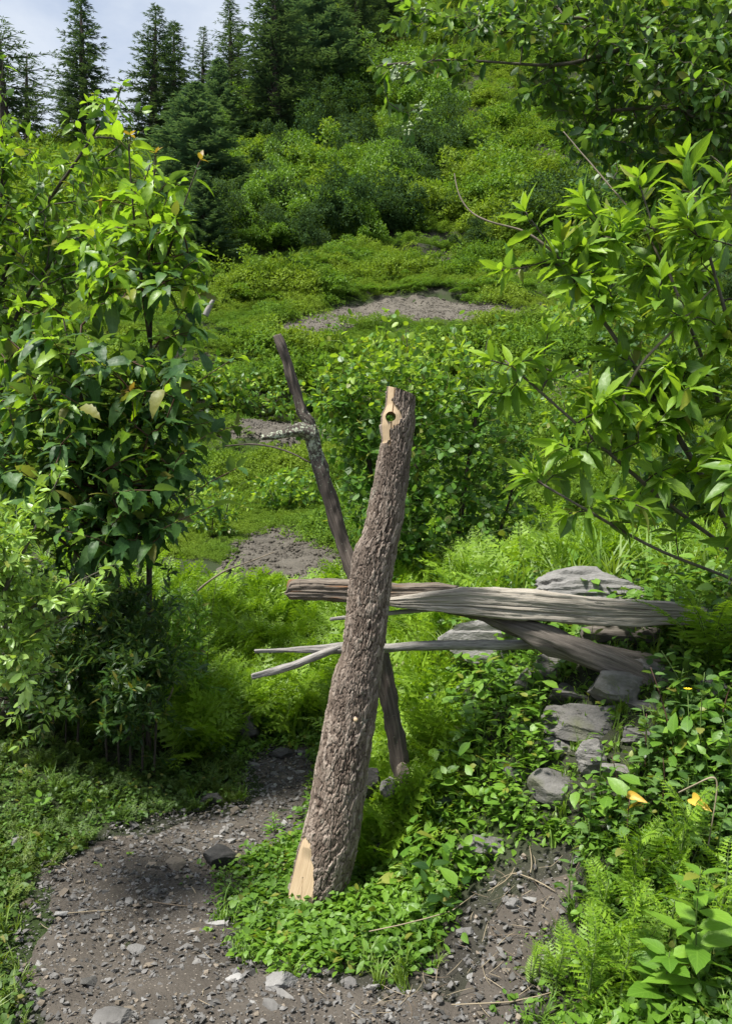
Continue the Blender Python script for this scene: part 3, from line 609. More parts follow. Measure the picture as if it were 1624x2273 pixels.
#PART2
# ------------------------------------------------------------------ the post
D0 = 3.3; PX = D0 / F
def barkmat():
    m, n, out = newmat('scaly_bark'); a = N(n, 'ShaderNodeAttribute', attribute_name='plate'); b = N(n, 'ShaderNodeAttribute', attribute_name='cell'); g = N(n, 'ShaderNodeNewGeometry')
    nz = noise(n, mapped(n, g.outputs['Position'], (1, 1, .35)), 60, 6, .7)
    big = noise(n, g.outputs['Position'], 4, 4)
    c = ramp(n, mth(n, 'ADD', mth(n, 'MULTIPLY', b.outputs['Fac'], .6), mth(n, 'MULTIPLY', nz, .4)), [(.15, (.064, .047, .036)), (.45, (.162, .125, .098)), (.85, (.36, .30, .248))])
    c = mixc(n, ramp(n, a.outputs['Fac'], [(.12, (1, 1, 1)), (.55, (0, 0, 0))]), c, (.040, .026, .019))
    c = mixc(n, mth(n, 'MULTIPLY', ramp(n, big, [(.45, (0, 0, 0)), (.65, (1, 1, 1))]), .4), c, (.10, .08, .066))
    c = mixc(n, ramp(n, noise(n, g.outputs['Position'], 16, 6, .7), [(.60, (0, 0, 0)), (.70, (.7, .7, .7))]), c, (.27, .265, .215))
    p = N(n, 'ShaderNodeBsdfPrincipled'); p.inputs['Roughness'].default_value = .88; p.inputs['Specular IOR Level'].default_value = .2
    n.links.new(c, p.inputs['Base Color']); n.links.new(bump(n, nz, .8, .006), p.inputs['Normal']); n.links.new(p.outputs[0], out.inputs[0]); return m
M['bark'] = barkmat()
OUT = np.array([(850, 857, 923), (900, 853, 921), (922, 844, 921), (945, 842, 920), (980, 845, 915), (1050, 832, 908), (1150, 812, 895), (1190, 802, 887), (1212, 789, 882), (1232, 782, 878), (1300, 773, 868), (1400, 765, 858),
    (1450, 757, 850), (1500, 738, 845), (1600, 720, 833), (1700, 700, 818), (1800, 684, 806), (1850, 670, 800), (1900, 655, 790), (1950, 644, 778), (1985, 635, 762), (2040, 630, 755)], float)
NT, NZ = 330, 820
tt = np.linspace(-math.pi, math.pi, NT, endpoint=False); th = tt - .5 * np.sin(tt)                 # dense on the near side; th = 0 faces -Y
zb, ztop = .068, at(0, 854, D0)[2]
zz = np.linspace(zb, ztop, NZ); vv = CV + (EYE - zz) / PX
ul = np.interp(vv, OUT[:, 0], OUT[:, 1]); ur = np.interp(vv, OUT[:, 0], OUT[:, 2])
for _ in range(3):
    for a in (ul, ur): a[1:-1] = (a[:-2] + 2 * a[1:-1] + a[2:]) / 4
xc = ((ul + ur) / 2 - CU) * PX; R0 = (ur - ul) / 2 * PX - .003
TH, Z2 = np.meshgrid(th, zz); RR = R0[:, None] * np.ones_like(TH)
A = TH * .105; wx = A + .009 * fbm(A * 90, Z2 * 55, 1) + .006 * fbm(A * 20, Z2 * 9, 14); wz = Z2 + .03 * fbm(A * 60, Z2 * 22, 2)
f1, f2, cid, ox, oy = worley(wx / .0165, wz / .048, 4); e1 = np.clip((f2 - f1) * 1.6, 0, 1)
g1, g2, cid2, ox2, oy2 = worley(wx / .0080 + 7, wz / .020 + 3, 8); e2 = np.clip((g2 - g1) * 1.8, 0, 1)
plate = np.minimum(e1 * 2.2, 1) * .7 + np.minimum(e2 * 2, 1) * .3
disp = .0064 * np.minimum(e1 * 2.6, 1) + .0024 * np.minimum(e2 * 2.2, 1) + .005 * (cid - .5) + .004 * oy * e1 + .0035 * (cid2 - .5) + .002 * fbm(A * 260, Z2 * 70, 15, 3) + .0022 * fbm(A * 14, Z2 * 9, 3) - .005
fur = np.clip(1 - np.abs(fbm(A * 40 + .5 * fbm(A * 30, Z2 * 14, 41), Z2 * 5.5, 42, 3)) / .055, 0, 1); disp = disp * .78 - .0032 * fur; plate = plate * (1 - .85 * fur)
for (ku, kv, kr) in ((790, 1585, .022), (708, 1772, .028), (735, 1738, .02)):                       # knots
    kz = EYE - (kv - CV) * PX; kx = (ku - CU) * PX
    dx = np.sin(TH) * RR + xc[:, None] - kx; rr = np.hypot(dx, (Z2 - kz) * .9) + 9 * (np.abs(TH) > 1.57)
    disp = np.where(rr < kr * 1.8, disp * .8 + .004 * np.cos(rr / kr * 5) * np.exp(-(rr / kr) ** 2 * .9), disp)
X0 = xc[:, None] + np.sin(TH) * RR; U0 = CU + X0 / PX; V0 = CV + (EYE - Z2) / PX; jag = 8 * fbm(A * 60, Z2 * 45, 21); front = np.abs(TH) < 1.75
UP = np.array([(835, 840), (877, 840), (873, 900), (883, 908), (890, 926), (884, 944), (874, 950), (866, 962), (862, 988), (830, 985)], float)
LO = np.array([(681, 1846), (689, 1850), (700, 1905), (698, 2000), (697, 2060), (600, 2060), (610, 1960), (640, 1900), (668, 1858)], float)
mu = inside(UP, U0 + jag, V0 + jag * 1.6) & front; ml = inside(LO, U0 + jag * .5, V0) & front
bare = (mu | ml)
disp = np.where(bare, -.006 + .0008 * fbm(A * 200, Z2 * 8, 5), disp)
# hewn flat: planar cut facing the near left
thc = -.75; flat = .80 * R0[:, None] / np.maximum(np.cos(TH - thc), .2)
lowcut = sstep(1850, 1900, V0)
RRd = RR + disp; RRd = np.where(ml, np.minimum(RRd, RR * (1 - lowcut) + np.minimum(RR, flat) * lowcut + .0), RRd)
crack_u = np.interp(V0, [850, 905, 940, 985], [874, 870, 866, 864]); cw = np.where(V0 < 990, np.abs(U0 - crack_u), 9)
RRd = RRd - .03 * np.clip(1 - cw / 1.5, 0, 1) * front
crk = np.abs(U0 - np.interp(V0, [1950, 2030], [664, 661])); RRd = RRd - .008 * np.clip(1 - crk / 1.2, 0, 1) * (V0 > 1935) * front
GX = xc[:, None] + np.sin(TH) * RRd; GY = D0 - np.cos(TH) * RRd * .96; GZ = Z2 + 0 * TH
topz = at(0, 857, D0)[2] - np.clip((GX - (857 - CU) * PX), 0, 1) * .36 + .002 * fbm(GX * 90, GY * 90, 2); GZ = np.minimum(GZ, topz)
HX, HZ, HR = (866 - CU) * PX, EYE - (928 - CV) * PX, 11.5 * PX
inh = np.hypot(GX - HX, GZ - HZ) < HR
rad = np.hypot(GX - HX, GZ - HZ); near = (rad < HR * 1.25) & ~inh
k = np.where(near, HR * (1 + (rad / HR - 1) * .8) / np.maximum(rad, 1e-6), 1); GX = HX + (GX - HX) * k; GZ = np.where(near, HZ + (GZ - HZ) * k, GZ)
PV = np.stack([GX, GY, GZ], -1).reshape(-1, 3); i = np.arange(NZ - 1)[:, None] * NT; j = np.arange(NT)[None]; j2 = (j + 1) % NT
Q = np.stack([i + j, i + j2, i + NT + j2, i + NT + j], -1).reshape(-1, 4)
ih = inh.reshape(-1); Q = Q[~(ih[Q].all(1))]
post = thing('gate_post', 'leaning bark covered log post with a drilled hole near its top', 'post', (float(xc[0]), D0, zb))
off = np.array([xc[0], D0, zb])
UVp = np.stack([Z2, A], -1).reshape(-1, 2)
bm_ = bare.reshape(-1); muq = mu.reshape(-1)[Q].sum(1) >= 3; mlq = ml.reshape(-1)[Q].sum(1) >= 3
def sub(name, q, mat, lab=None):
    us, inv = np.unique(q, return_inverse=True)
    o = obj(name, mesh(name, PV[us] - off, None, inv.reshape(-1, 4), UVp[us], [mat], attrs={'plate': plate.reshape(-1)[us], 'cell': (cid * .6 + cid2 * .4).reshape(-1)[us]}), post)
    if lab: o['label'] = lab
sub('bark', Q[~muq & ~mlq], M['bark']); sub('bare_wood', Q[muq], M['fresh_wood'], 'peeled tan wood around the drilled hole'); sub('hewn_face', Q[mlq], M['fresh_wood'], 'freshly hewn tan face at the foot')
rim = PV[(NZ - 1) * NT:NZ * NT]; c = rim.mean(0)
obj('cut_end', mesh('cut_end', np.concatenate([rim, [c]]) - off, np.stack([np.arange(NT), (np.arange(NT) + 1) % NT, np.full(NT, NT)], -1), None, np.concatenate([rim[:, :2], [c[:2]]]), [M['fresh_wood']]), post)
zr = int(np.argmin(np.abs(zz - HZ))); yr = float(np.sqrt(max(0, 1 - ((HX - xc[zr]) / R0[zr]) ** 2)) * R0[zr] * .96)
V, T, Qb, uv = tube(np.array([[HX, D0 - yr + .004, HZ], [HX, D0, HZ], [HX, D0 + yr + .012, HZ]]), HR * .985, 40, False); obj('bore', mesh('bore', V - off, None, Qb[:, ::-1], uv, [M['fresh_wood']]), post)
kp = np.array([(790 - CU) * PX, D0 - R0[int(np.argmin(np.abs(vv - 1585)))] * .93, EYE - (1585 - CV) * PX])
V, T, Qb, uv = tube(np.array([kp, kp + [0.0, -.012, .001], kp + [0, -.018, .001]]), [.009, .0085, .006], 9); obj('knot_stub', mesh('knot_stub', V - off, T, Qb, uv, [M['fresh_wood']]), post)

# ------------------------------------------------------------------ dead wood
def rough_tube(pts, seed, n=22, m=160, amp=.0035, grain=26, sq=0.0, crack=.5, sm=4):
    pts = np.array(pts, float); P3 = np.array([at(u, v, d) for u, v, w, d in pts]); rad = np.array([w / 2 * d / F for u, v, w, d in pts]) * (.82 if seed == 3 else 1)
    l = np.concatenate([[0], np.cumsum(np.linalg.norm(np.diff(P3, axis=0), axis=1))]); t = np.linspace(0, l[-1], m)
    P = np.stack([np.interp(t, l, P3[:, k]) for k in range(3)], -1); r = np.interp(t, l, rad)
    for _ in range(sm): P[1:-1] = (P[:-2] + 2 * P[1:-1] + P[2:]) / 4; r[1:-1] = (r[:-2] + 2 * r[1:-1] + r[2:]) / 4
    V, T, Q, uv = tube(P, r, n); ring = V[:m * n].reshape(m, n, 3); th = np.arange(n) / n * 2 * math.pi
    TT, LL = np.meshgrid(th, t); cs = np.cos(TT); sn = np.sin(TT)
    d = amp * (fbm(cs * 2.2 + LL * 2.5, sn * 2.2 + seed + LL * 1.3, seed, 4) * 1.6 - crack * np.clip(fbm(TT * grain / 6.28, LL * 2.2, seed + 3, 3) - .12, 0, 1) * 3) + amp * 2.2 * fbm(LL * 9 + cs, sn + seed, seed + 6, 3)
    ring = ring + nrm(ring - P[:, None]) * d[..., None]; V[:m * n] = ring.reshape(-1, 3); return V, T, Q, uv
def lichenwood():
    m, n, out = newmat('lichen_spotted_wood'); uvn = N(n, 'ShaderNodeUVMap'); g = N(n, 'ShaderNodeNewGeometry')
    nz = noise(n, mapped(n, uvn.outputs[0], (6, 120, 1)), 1, 6, .65); c = ramp(n, nz, [(.3, (.028, .021, .017)), (.55, (.095, .075, .06)), (.75, (.19, .16, .135))])
    sp = N(n, 'ShaderNodeSeparateXYZ'); n.links.new(g.outputs['Position'], sp.inputs[0])
    zc = (EYE - (985 - CV) / F * 3.55); band = mth(n, 'SUBTRACT', 1.0, mth(n, 'DIVIDE', mth(n, 'ABSOLUTE', mth(n, 'SUBTRACT', sp.outputs[2], zc)), .24), True)
    lf = ramp(n, mth(n, 'ADD', noise(n, g.outputs['Position'], 75, 6, .75), mth(n, 'MULTIPLY', band, .17)), [(.635, (0, 0, 0)), (.68, (1, 1, 1))])
    lc = mixc(n, noise(n, g.outputs['Position'], 120, 3), (.26, .30, .20), (.50, .53, .40)); c = mixc(n, lf, c, lc)
    p = N(n, 'ShaderNodeBsdfPrincipled'); p.inputs['Roughness'].default_value = .9; n.links.new(c, p.inputs['Base Color']); n.links.new(bump(n, mth(n, 'ADD', nz, lf), .8, .004), p.inputs['Normal']); n.links.new(p.outputs[0], out.inputs[0]); return m
M['lichen'] = lichenwood()
dp = thing('dead_pole', 'crooked dead pole with lichen and a side stub crossing behind the post', 'pole', at(905, 1800, 3.62))
o0 = np.array(dp.location)
V, T, Q, uv = rough_tube([(614, 744, 19, 3.52), (624, 766, 26, 3.52), (638, 800, 25, 3.53), (645, 832, 29, 3.53), (660, 878, 29, 3.54), (668, 915, 33, 3.55), (684, 935, 38, 3.55), (688, 966, 46, 3.56), (698, 1005, 38, 3.57), (712, 1040, 41, 3.57), (722, 1080, 35, 3.58), (738, 1130, 38, 3.59), (762, 1200, 40, 3.6), (800, 1300, 44, 3.6), (835, 1420, 47, 3.6), (862, 1540, 47, 3.61), (880, 1640, 44, 3.62), (905, 1800, 40, 3.62)], 3, 30, 360, .0078)
obj('shaft', mesh('shaft', V - o0, T, Q, uv, [M['lichen']]), dp)
V, T, Q, uv = rough_tube([(690, 964, 42, 3.55), (668, 955, 31, 3.52), (645, 959, 25, 3.49), (610, 969, 20, 3.46), (580, 974, 9, 3.44)], 9, 20, 90, .005); obj('side_stub', mesh('side_stub', V - o0, T, Q, uv, [M['lichen']]), dp)

def timber(tab, y0, thick, seed, m=480, n=150, amp=.006, ex=11, cracks=1.0):
    tab = np.array(tab, float); uq = np.linspace(tab[0, 0], tab[-1, 0], m); vt = np.interp(uq, tab[:, 0], tab[:, 1]); vb = np.interp(uq, tab[:, 0], tab[:, 2]); d = np.interp(uq, tab[:, 0], tab[:, 3]) + y0
    for _ in range(2):
        for a in (vt, vb): a[1:-1] = (a[:-2] + 2 * a[1:-1] + a[2:]) / 4
    x = (uq - CU) / F * d; zt = EYE - (vt - CV) / F * d; zb_ = EYE - (vb - CV) / F * d; zc = (zt + zb_) / 2; hh = (zt - zb_) / 2; hd = thick / 2
    th = np.arange(n) / n * 2 * math.pi; cs, sn = np.cos(th), np.sin(th); rr = (np.abs(cs) ** ex + np.abs(sn) ** ex) ** (-1 / ex)
    sy = cs * rr; sz = sn * rr; L, S = np.meshgrid(x, th, indexing='ij'); per = S * .16
    dis = amp * (fbm(L * 2.6 + 5, per * 50 + seed, seed, 5) * .75) - cracks * .010 * np.clip(fbm(L * 1.6, per * 40 + seed * 3, seed + 4, 4) - .30, 0, 1) * 2 + amp * 1.3 * fbm(L * 7, per * 9, seed + 7, 4)
    rc = np.random.default_rng(seed); x0, x1 = L.min(), L.max()
    for k in range(20):
        c0 = rc.uniform(0, 6.28); a = rc.uniform(x0, x1); ln = rc.uniform(.12, .6); w = rc.uniform(.012, .03)
        dd = np.abs((S - c0 - .10 * fbm(L * 5, L * 0 + k, seed + k, 3) + math.pi) % (2 * math.pi) - math.pi); e = np.clip(1 - np.abs(L - a) / ln, 0, 1)
        dis = dis - .011 * np.clip(1 - dd / (w * 2.2), 0, 1) * np.minimum(1, e * 3)
    dis = dis + .003 * (np.floor(fbm(L * 2.5, per * 22 + 9, seed + 11, 3) * 3) / 2)
    Y = d[:, None] + hd + sy[None] * (hd + dis); Z = zc[:, None] + sz[None] * (hh[:, None] + dis); X = L + .02 * fbm(per * 40, per * 0 + seed, seed + 1, 3) * np.where(np.abs(L - L[0]) < .05, 1, 0)
    X[0] += .03 * fbm(S[0] * 2, S[0] * 0 + seed, seed, 3); X[-1] += .04 * fbm(S[0] * 2, S[0] * 0 + 3 + seed, seed, 3)
    V = np.stack([X, Y, Z], -1).reshape(-1, 3); i = np.arange(m - 1)[:, None] * n; j = np.arange(n)[None]; j2 = (j + 1) % n
    Q = np.stack([i + j, i + n + j, i + n + j2, i + j2], -1).reshape(-1, 4); uv = np.stack([L, per], -1).reshape(-1, 2)
    V = np.concatenate([V, [V[:n].mean(0)], [V[-n:].mean(0)]]); uv = np.concatenate([uv, uv[:1], uv[-1:]]); k = np.arange(n); k2 = (k + 1) % n
    T = np.concatenate([np.stack([np.full(n, m * n), k, k2], -1), np.stack([np.full(n, m * n + 1), (m - 1) * n + k2, (m - 1) * n + k], -1)]); return V, T, Q, uv
bt = thing('split_beam', 'thick weathered grey split beam laid across behind the post', 'beam', at(1100, 1345, 3.55)); o0 = np.array(bt.location)
V, T, Q, uv = timber([(858, 1329, 1345, 3.47), (900, 1323, 1351, 3.47), (1005, 1311, 1363, 3.48), (1030, 1306, 1366, 3.48), (1190, 1314, 1381, 3.5), (1310, 1330, 1388, 3.52), (1420, 1336, 1391, 3.54), (1500, 1342, 1388, 3.56), (1575, 1352, 1392, 3.58)], 0, .13, 5)
obj('face_board', mesh('face_board', V - o0, T, Q, uv, [M['grey_wood']]), bt)
V, T, Q, uv = timber([(636, 1312, 1322, 3.46), (642, 1293, 1330, 3.46), (700, 1290, 1334, 3.46), (770, 1293, 1338, 3.475), (880, 1297, 1334, 3.5), (980, 1300, 1330, 3.52), (1012, 1303, 1326, 3.53)], .0, .11, 9, 320, 130, .009)
obj('split_layer', mesh('split_layer', V - o0, T, Q, uv, [M['rot_wood']]), bt)
lg = thing('bent_log', 'dark bent weathered log propped under the grey beam', 'log', at(1400, 1490, 3.5)); o0 = np.array(lg.location)
V, T, Q, uv = rough_tube([(985, 1352, 14, 3.62), (1060, 1366, 22, 3.6), (1120, 1385, 36, 3.58), (1200, 1412, 56, 3.55), (1270, 1440, 60, 3.53), (1330, 1462, 56, 3.5), (1400, 1490, 44, 3.48), (1450, 1512, 34, 3.46), (1500, 1535, 26, 3.45)], 14, 30, 200, .008, 30, 0, 1.0); obj('trunk', mesh('trunk', V - o0, T, Q, uv, [M['dark_wood']]), lg)
V, T, Q, uv = rough_tube([(1330, 1452, 44, 3.54), (1400, 1462, 38, 3.56), (1460, 1468, 30, 3.58), (1510, 1468, 22, 3.6)], 16, 22, 80, .006, 30); obj('fork', mesh('fork', V - o0, T, Q, uv, [M['dark_wood']]), lg)
lg2 = obj('log', mesh('log', *rough_tube([(1290, 1408, 26, 3.75), (1400, 1412, 40, 3.75), (1520, 1415, 46, 3.75), (1640, 1420, 48, 3.75)], 18, 26, 120, .008, 30), [M['dark_wood']])); tag(lg2, 'dark log lying right below the grey beam end', 'log')
fp = thing('forked_pole', 'smooth silver grey pole forked at its left end, lower rail behind post', 'pole', at(1200, 1430, 3.6)); o0 = np.array(fp.location)
V, T, Q, uv = rough_tube([(1215, 1431, 21, 3.66), (1100, 1432, 22, 3.6), (1000, 1431, 22, 3.55), (930, 1434, 22, 3.52), (860, 1438, 22, 3.5), (790, 1437, 24, 3.48), (745, 1440, 22, 3.46), (690, 1441, 14, 3.45), (630, 1443, 12, 3.44), (565, 1445, 11, 3.44)], 22, 20, 260, .0034, 20, 0, .9); obj('shaft', mesh('shaft', V - o0, T, Q, uv, [M['pole_wood']]), fp)
V, T, Q, uv = rough_tube([(752, 1438, 18, 3.46), (710, 1455, 16, 3.42), (660, 1475, 15, 3.38), (610, 1490, 14, 3.34), (559, 1502, 10, 3.3)], 24, 18, 140, .0034, 20, 0, .9); obj('fork', mesh('fork', V - o0, T, Q, uv, [M['pole_wood']]), fp)
o = obj('thin_pole', mesh('thin_pole', *rough_tube([(733, 1375, 9, 3.46), (800, 1368, 11, 3.5), (870, 1360, 11, 3.53), (960, 1353, 11, 3.58), (1040, 1350, 10, 3.64)], 26, 12, 100, .0015), [M['pole_wood']])); tag(o, 'thin grey pole just under the beam, poking out left of post', 'pole')
o = obj('fallen_trunk', mesh('fallen_trunk', *rough_tube([(-80, 1585, 60, 4.6), (0, 1575, 56, 4.7), (60, 1555, 46, 4.8), (110, 1530, 26, 4.9)], 28, 22, 80, .012), [M['bark_dark']])); tag(o, 'dark rotting trunk in shade on the left bank', 'log')
def curve_thing(name, pts, seed, mat, label, cat, n=7, m=60, amp=.0012, group=None):
    o = obj(name, mesh(name, *rough_tube(pts, seed, n, m, amp, sm=40 if cat != 'stump' else 3), [mat])); return tag(o, label, cat, group)
curve_thing('thin_branch', [(690, 1028, 4, 3.56), (660, 1010, 4, 3.6), (610, 992, 4, 3.7), (560, 985, 4, 3.85), (500, 990, 3, 4.0)], 31, M['bark_dark'], 'thin curved branch between the pole and the left tree', 'branch')
curve_thing('dead_twig', [(610, 1225, 2, 6), (560, 1245, 3, 6), (500, 1265, 4, 6), (450, 1300, 5, 6), (420, 1330, 5, 6)], 33, M['pale_twig'], 'pale dead branch lying over the weeds near the ploughed patch', 'branch')
curve_thing('dead_twig', [(356, 1600, 5, 4.9), (370, 1560, 5, 5.0), (385, 1530, 4, 5), (384, 1500, 3, 5)], 34, M['straw'], 'pale bent stalk by the mossy rock on the left bank', 'stalk')
curve_thing('dead_twig', [(1008, 385, 2, 3.5), (1016, 435, 3, 3.45), (1045, 478, 4, 3.4), (1100, 497, 4, 3.35), (1165, 510, 5, 3.3), (1235, 565, 6, 3.26)], 35, M['pale_twig'], 'long pale dry twig curving out left of the right shrub', 'twig')
curve_thing('dead_twig', [(1580, 640, 3, 3.1), (1500, 725, 5, 3.15), (1425, 800, 6, 3.2), (1372, 890, 6, 3.25), (1400, 960, 6, 3.3)], 36, M['pale_twig'], 'dry tan stick slanting through the middle of the right shrub', 'twig')
curve_thing('dead_twig', [(1250, 292, 2, 3.5), (1295, 345, 3, 3.45), (1350, 410, 4, 3.4), (1420, 490, 5, 3.35), (1470, 590, 6, 3.32)], 37, M['pale_twig'], 'dry twig crossing below the berry tree', 'twig')
curve_thing('dead_twig', [(1575, 345, 2, 3.15), (1600, 362, 3, 3.15), (1618, 400, 4, 3.15), (1630, 500, 5, 3.12)], 39, M['pale_twig'], 'short tan curl of stalk at the right edge', 'twig')
curve_thing('broken_stalk', [(1505, 1760, 4, 2.75), (1560, 1733, 4, 2.73), (1592, 1716, 5, 2.72), (1590, 1760, 4, 2.72), (1570, 1880, 4, 2.72)], 41, M['straw'], 'bent straw coloured stalk folded like a hook above the feathery plants', 'stalk')
curve_thing('dead_twig', [(455, 700, 16, 17), (470, 672, 10, 17), (478, 660, 4, 17)], 43, M['pole_wood'], 'pale split stump in the weeds right of the left tree', 'stump')

# ------------------------------------------------------------------ rocks
def rock(u, v, wpx, hpx, seed, mat, label, d=None, deep=.8, sub=4, cuts=12, nz=.10, strata=.8, rz=None, tilt=(0, 0), cl=(.55, .9), group=None, name='rock', bury=0.0):
    p = hit(u, v + hpx / 2) if d is None else at(u, v, d); dd = p[1]; c = at(u, v, dd + wpx / F * dd * deep * .25)
    me = rockmesh(name, seed, sub, cuts, (wpx / 2 * dd / F * (1.12 if cl[0] > .5 else 1.5), wpx / 2 * dd / F * deep, hpx / 2 * dd / F * (1.15 if cl[0] > .5 else 1.55)), mat, nz, 2.6, strata, True, cl)
    for pl in me.polygons: pass
    me.set_sharp_from_angle(angle=math.radians(20))
    o = obj(name, me, None, (c[0], c[1], c[2] - bury)); o.rotation_euler = (tilt[0], tilt[1], 0 if rz is None else rz); return tag(o, label, 'rock', group)
rock(1290, 1312, 300, 90, 301, M['stone_pale'], 'large pale grey rock outcrop showing above the beam', 4.15, .5, 5, 10, .16, 1.0)
rock(1080, 1425, 190, 120, 302, M['stone_pale'], 'pale rock face seen under the beam above the herbs', 4.2, .5, 5, 10, .14, 1.0)
rock(1368, 1535, 185, 80, 303, M['stone_wall'], 'grey wall stone just under the bent log', None, .9, 5, 14, .10, .9, 0, (0, .18), (.4, .8))
rock(1315, 1605, 190, 74, 304, M['stone_wall'], 'long grey wall stone, second one below the bent log', None, .9, 5, 14, .10, .9, 0, (0, .2), (.4, .8))
rock(1318, 1685, 72, 84, 305, M['stone_wall'], 'upright blocky stone in the bank with wavy layers', None, .9, 5, 10, .12, 1.2)
rock(1238, 1752, 125, 80, 306, M['stone_wall'], 'smooth grey boulder at the foot of the bank wall', None, .9, 5, 11, .06, .5, 0, (0, .25))
rock(1075, 1878, 130, 56, 307, M['stone_wall'], 'bluish flat rock set in the weeds right of the post', None, .8, 5, 10, .06, .6, .2, (0, .1))
rock(852, 1890, 100, 50, 308, M['stone_wall'], 'slanting flat slab in the weeds just right of the post', None, .6, 4, 9, .05, .6, 0, (0, -.5))
rock(1220, 1478, 80, 60, 309, M['stone_moss'], 'brownish stone half hidden by herbs under the bent log', None, .8, 4)
rock(1180, 1510, 70, 50, 320, M['stone_moss'], 'dull stone deep in the herbs left of the wall stones', None, .8, 4)
rock(820, 1735, 46, 70, 310, M['stone_dark'], 'dark stone against the right side of the post', 3.55, .8, 4)
rock(862, 1748, 36, 46, 311, M['stone'], 'grey round stone in the hollow right of the post', 3.5, .8, 4)
rock(895, 1722, 32, 54, 312, M['stone_tan'], 'small upright brown stone in the hollow right of the post', 3.52, .8, 4)
rock(1585, 1535, 70, 60, 313, M['stone'], 'grey stone between nettles near the right edge', None, .8, 4)
for q, (u_, v_, w_, h_, lab_) in enumerate([(1455, 1575, 120, 40, 'flat slab at the right end of the wall stones'), (1262, 1545, 95, 36, 'flat slab at the left end of the wall stones'), (1415, 1640, 110, 40, 'flat slab third from the top of the wall, right side'), (1375, 1715, 90, 36, 'low slab right of the upright blocky stone'), (1250, 1655, 90, 34, 'thin slab left of the upright blocky stone'), (1480, 1490, 110, 40, 'slab under the forked end of the bent log'), (1165, 1720, 70, 36, 'small slab left of the smooth boulder')]):
    rock(u_, v_, w_, h_, 340 + q, M['stone_wall'], lab_, None, .9, 5, 14, .10, 1.0, .1 * (q % 3 - 1), (0, .15), (.4, .8))
rock(405, 1560, 70, 80, 314, M['stone_moss'], 'rough dark rock below the dark shrub on the left bank', None, .9, 5)
rock(395, 1632, 76, 46, 315, M['stone_tan'], 'crumbly brown rock at the edge of the left bank', None, .9, 4)
rock(545, 1612, 66, 60, 316, M['stone_moss'], 'mossy dark rock where the path disappears', None, .9, 5)
rock(625, 1672, 48, 26, 317, M['stone_dark'], 'dark flat stone on the far end of the path', None, .8, 4)
rock(487, 1905, 74, 52, 318, M['stone_dark'], 'dark boulder lying alone on the path', None, .8, 5, 10, .07, .6)
rock(390, 1922, 48, 34, 319, M['stone_tan'], 'rough brown lump beside the dark boulder on the path', None, .8, 4, 14, .2, .3)
rock(622, 2182, 74, 44, 321, M['stone_pale'], 'whitish stone at the path edge in front of the ground cover', None, .8, 5, 11, .06, .4)
rock(522, 2172, 40, 26, 322, M['stone_pale'], 'pale pointed stone on the path left of the whitish one', None, .8, 4)
rock(255, 2262, 90, 46, 323, M['stone'], 'large bluish stone cut by the bottom edge of the picture', None, .8, 5)
rock(40, 1868, 44, 24, 324, M['stone_pale'], 'pale stone in the grass at the left edge', None, .8, 4)
rock(775, 2185, 34, 28, 325, M['stone'], 'bluish chip half buried in ground cover near the bottom', None, .8, 4)
rock(1035, 2070, 44, 26, 326, M['stone_pale'], 'white chip on the bare earth right of the ground cover', None, .7, 4)
rock(1260, 2010, 36, 26, 327, M['stone_pale'], 'pale round stone on the bare earth by the feathery plants', None, .8, 4)
rock(1140, 2010, 34, 30, 328, M['stone_pale'], 'pale angular stone on the bare earth among straw', None, .8, 4)
rock(470, 1775, 60, 26, 329, M['stone_dark'], 'dark stone under the mossy edge of the left bank', None, .8, 4)

# individual flat stones and the finer gravel on the path
def spotin(P, m):
    lo, hi = P.min(0), P.max(0); q = rng.uniform(lo, hi, (m, 2)); return q[pdist(P, q[:, 0], q[:, 1]) > .02]
CH = [[chip('stone', 400 + k + 10 * mi, M[mn]) for k in range(4)] for mi, mn in enumerate(('stone', 'stone_tan', 'stone_dark', 'stone_pale'))]
def stones(q, smin, smax, label, group, power=2.2):
    for x, y in q:
        mi = random.choices((0, 1, 2, 3), (.52, .14, .12, .22))[0]; s = smin + (smax - smin) * random.random() ** power
        o = obj('stone', CH[mi][random.randrange(4)], None, (x, y, float(height(x, y)) + .010 + s * .06)); o.scale = (s * random.uniform(.8, 1.3), s, s * random.uniform(.7, 1.2))
        o.rotation_euler = (random.gauss(0, .16), random.gauss(0, .16), random.random() * 6.28)
        w = ('grey', 'tan', 'dark', 'pale')[mi]; tag(o, 'flat %s %s' % (w, label), 'stone', '%s %s' % (w, group))
q = spotin(PATH, 9000); q = q[q[:, 1] > 2.5]; stones(q[rng.permutation(len(q))[:200]], .010, .042, 'stone chip lying on the gravel path', 'stone chips on the path', 2.0)
q = spotin(BARE, 3000); q = q[q[:, 1] > 2.5]; stones(q[:46], .008, .024, 'chip on the bare earth of the right bank', 'chips on the bare earth')
GV = tcoll('gravel_bit', [chip('gravel_bit', 480 + k, M[('stone', 'stone', 'stone_tan', 'stone_dark', 'stone_pale')[k]], (1, .75, .36), 10) for k in range(5)])
q = np.concatenate([spotin(PATH, 52000), spotin(BARE, 3600)]); q = q[q[:, 1] > 1.8]
scatter('gravel', np.stack([q[:, 0], q[:, 1], height(q[:, 0], q[:, 1]) + .016], -1), rots(len(q), .3), .0022 + .014 * rng.random(len(q)) ** 5.5, rng.choice(5, len(q), p=[.4, .25, .12, .13, .10]), GV, 'fine grey gravel and chips strewn over the path', 'gravel')
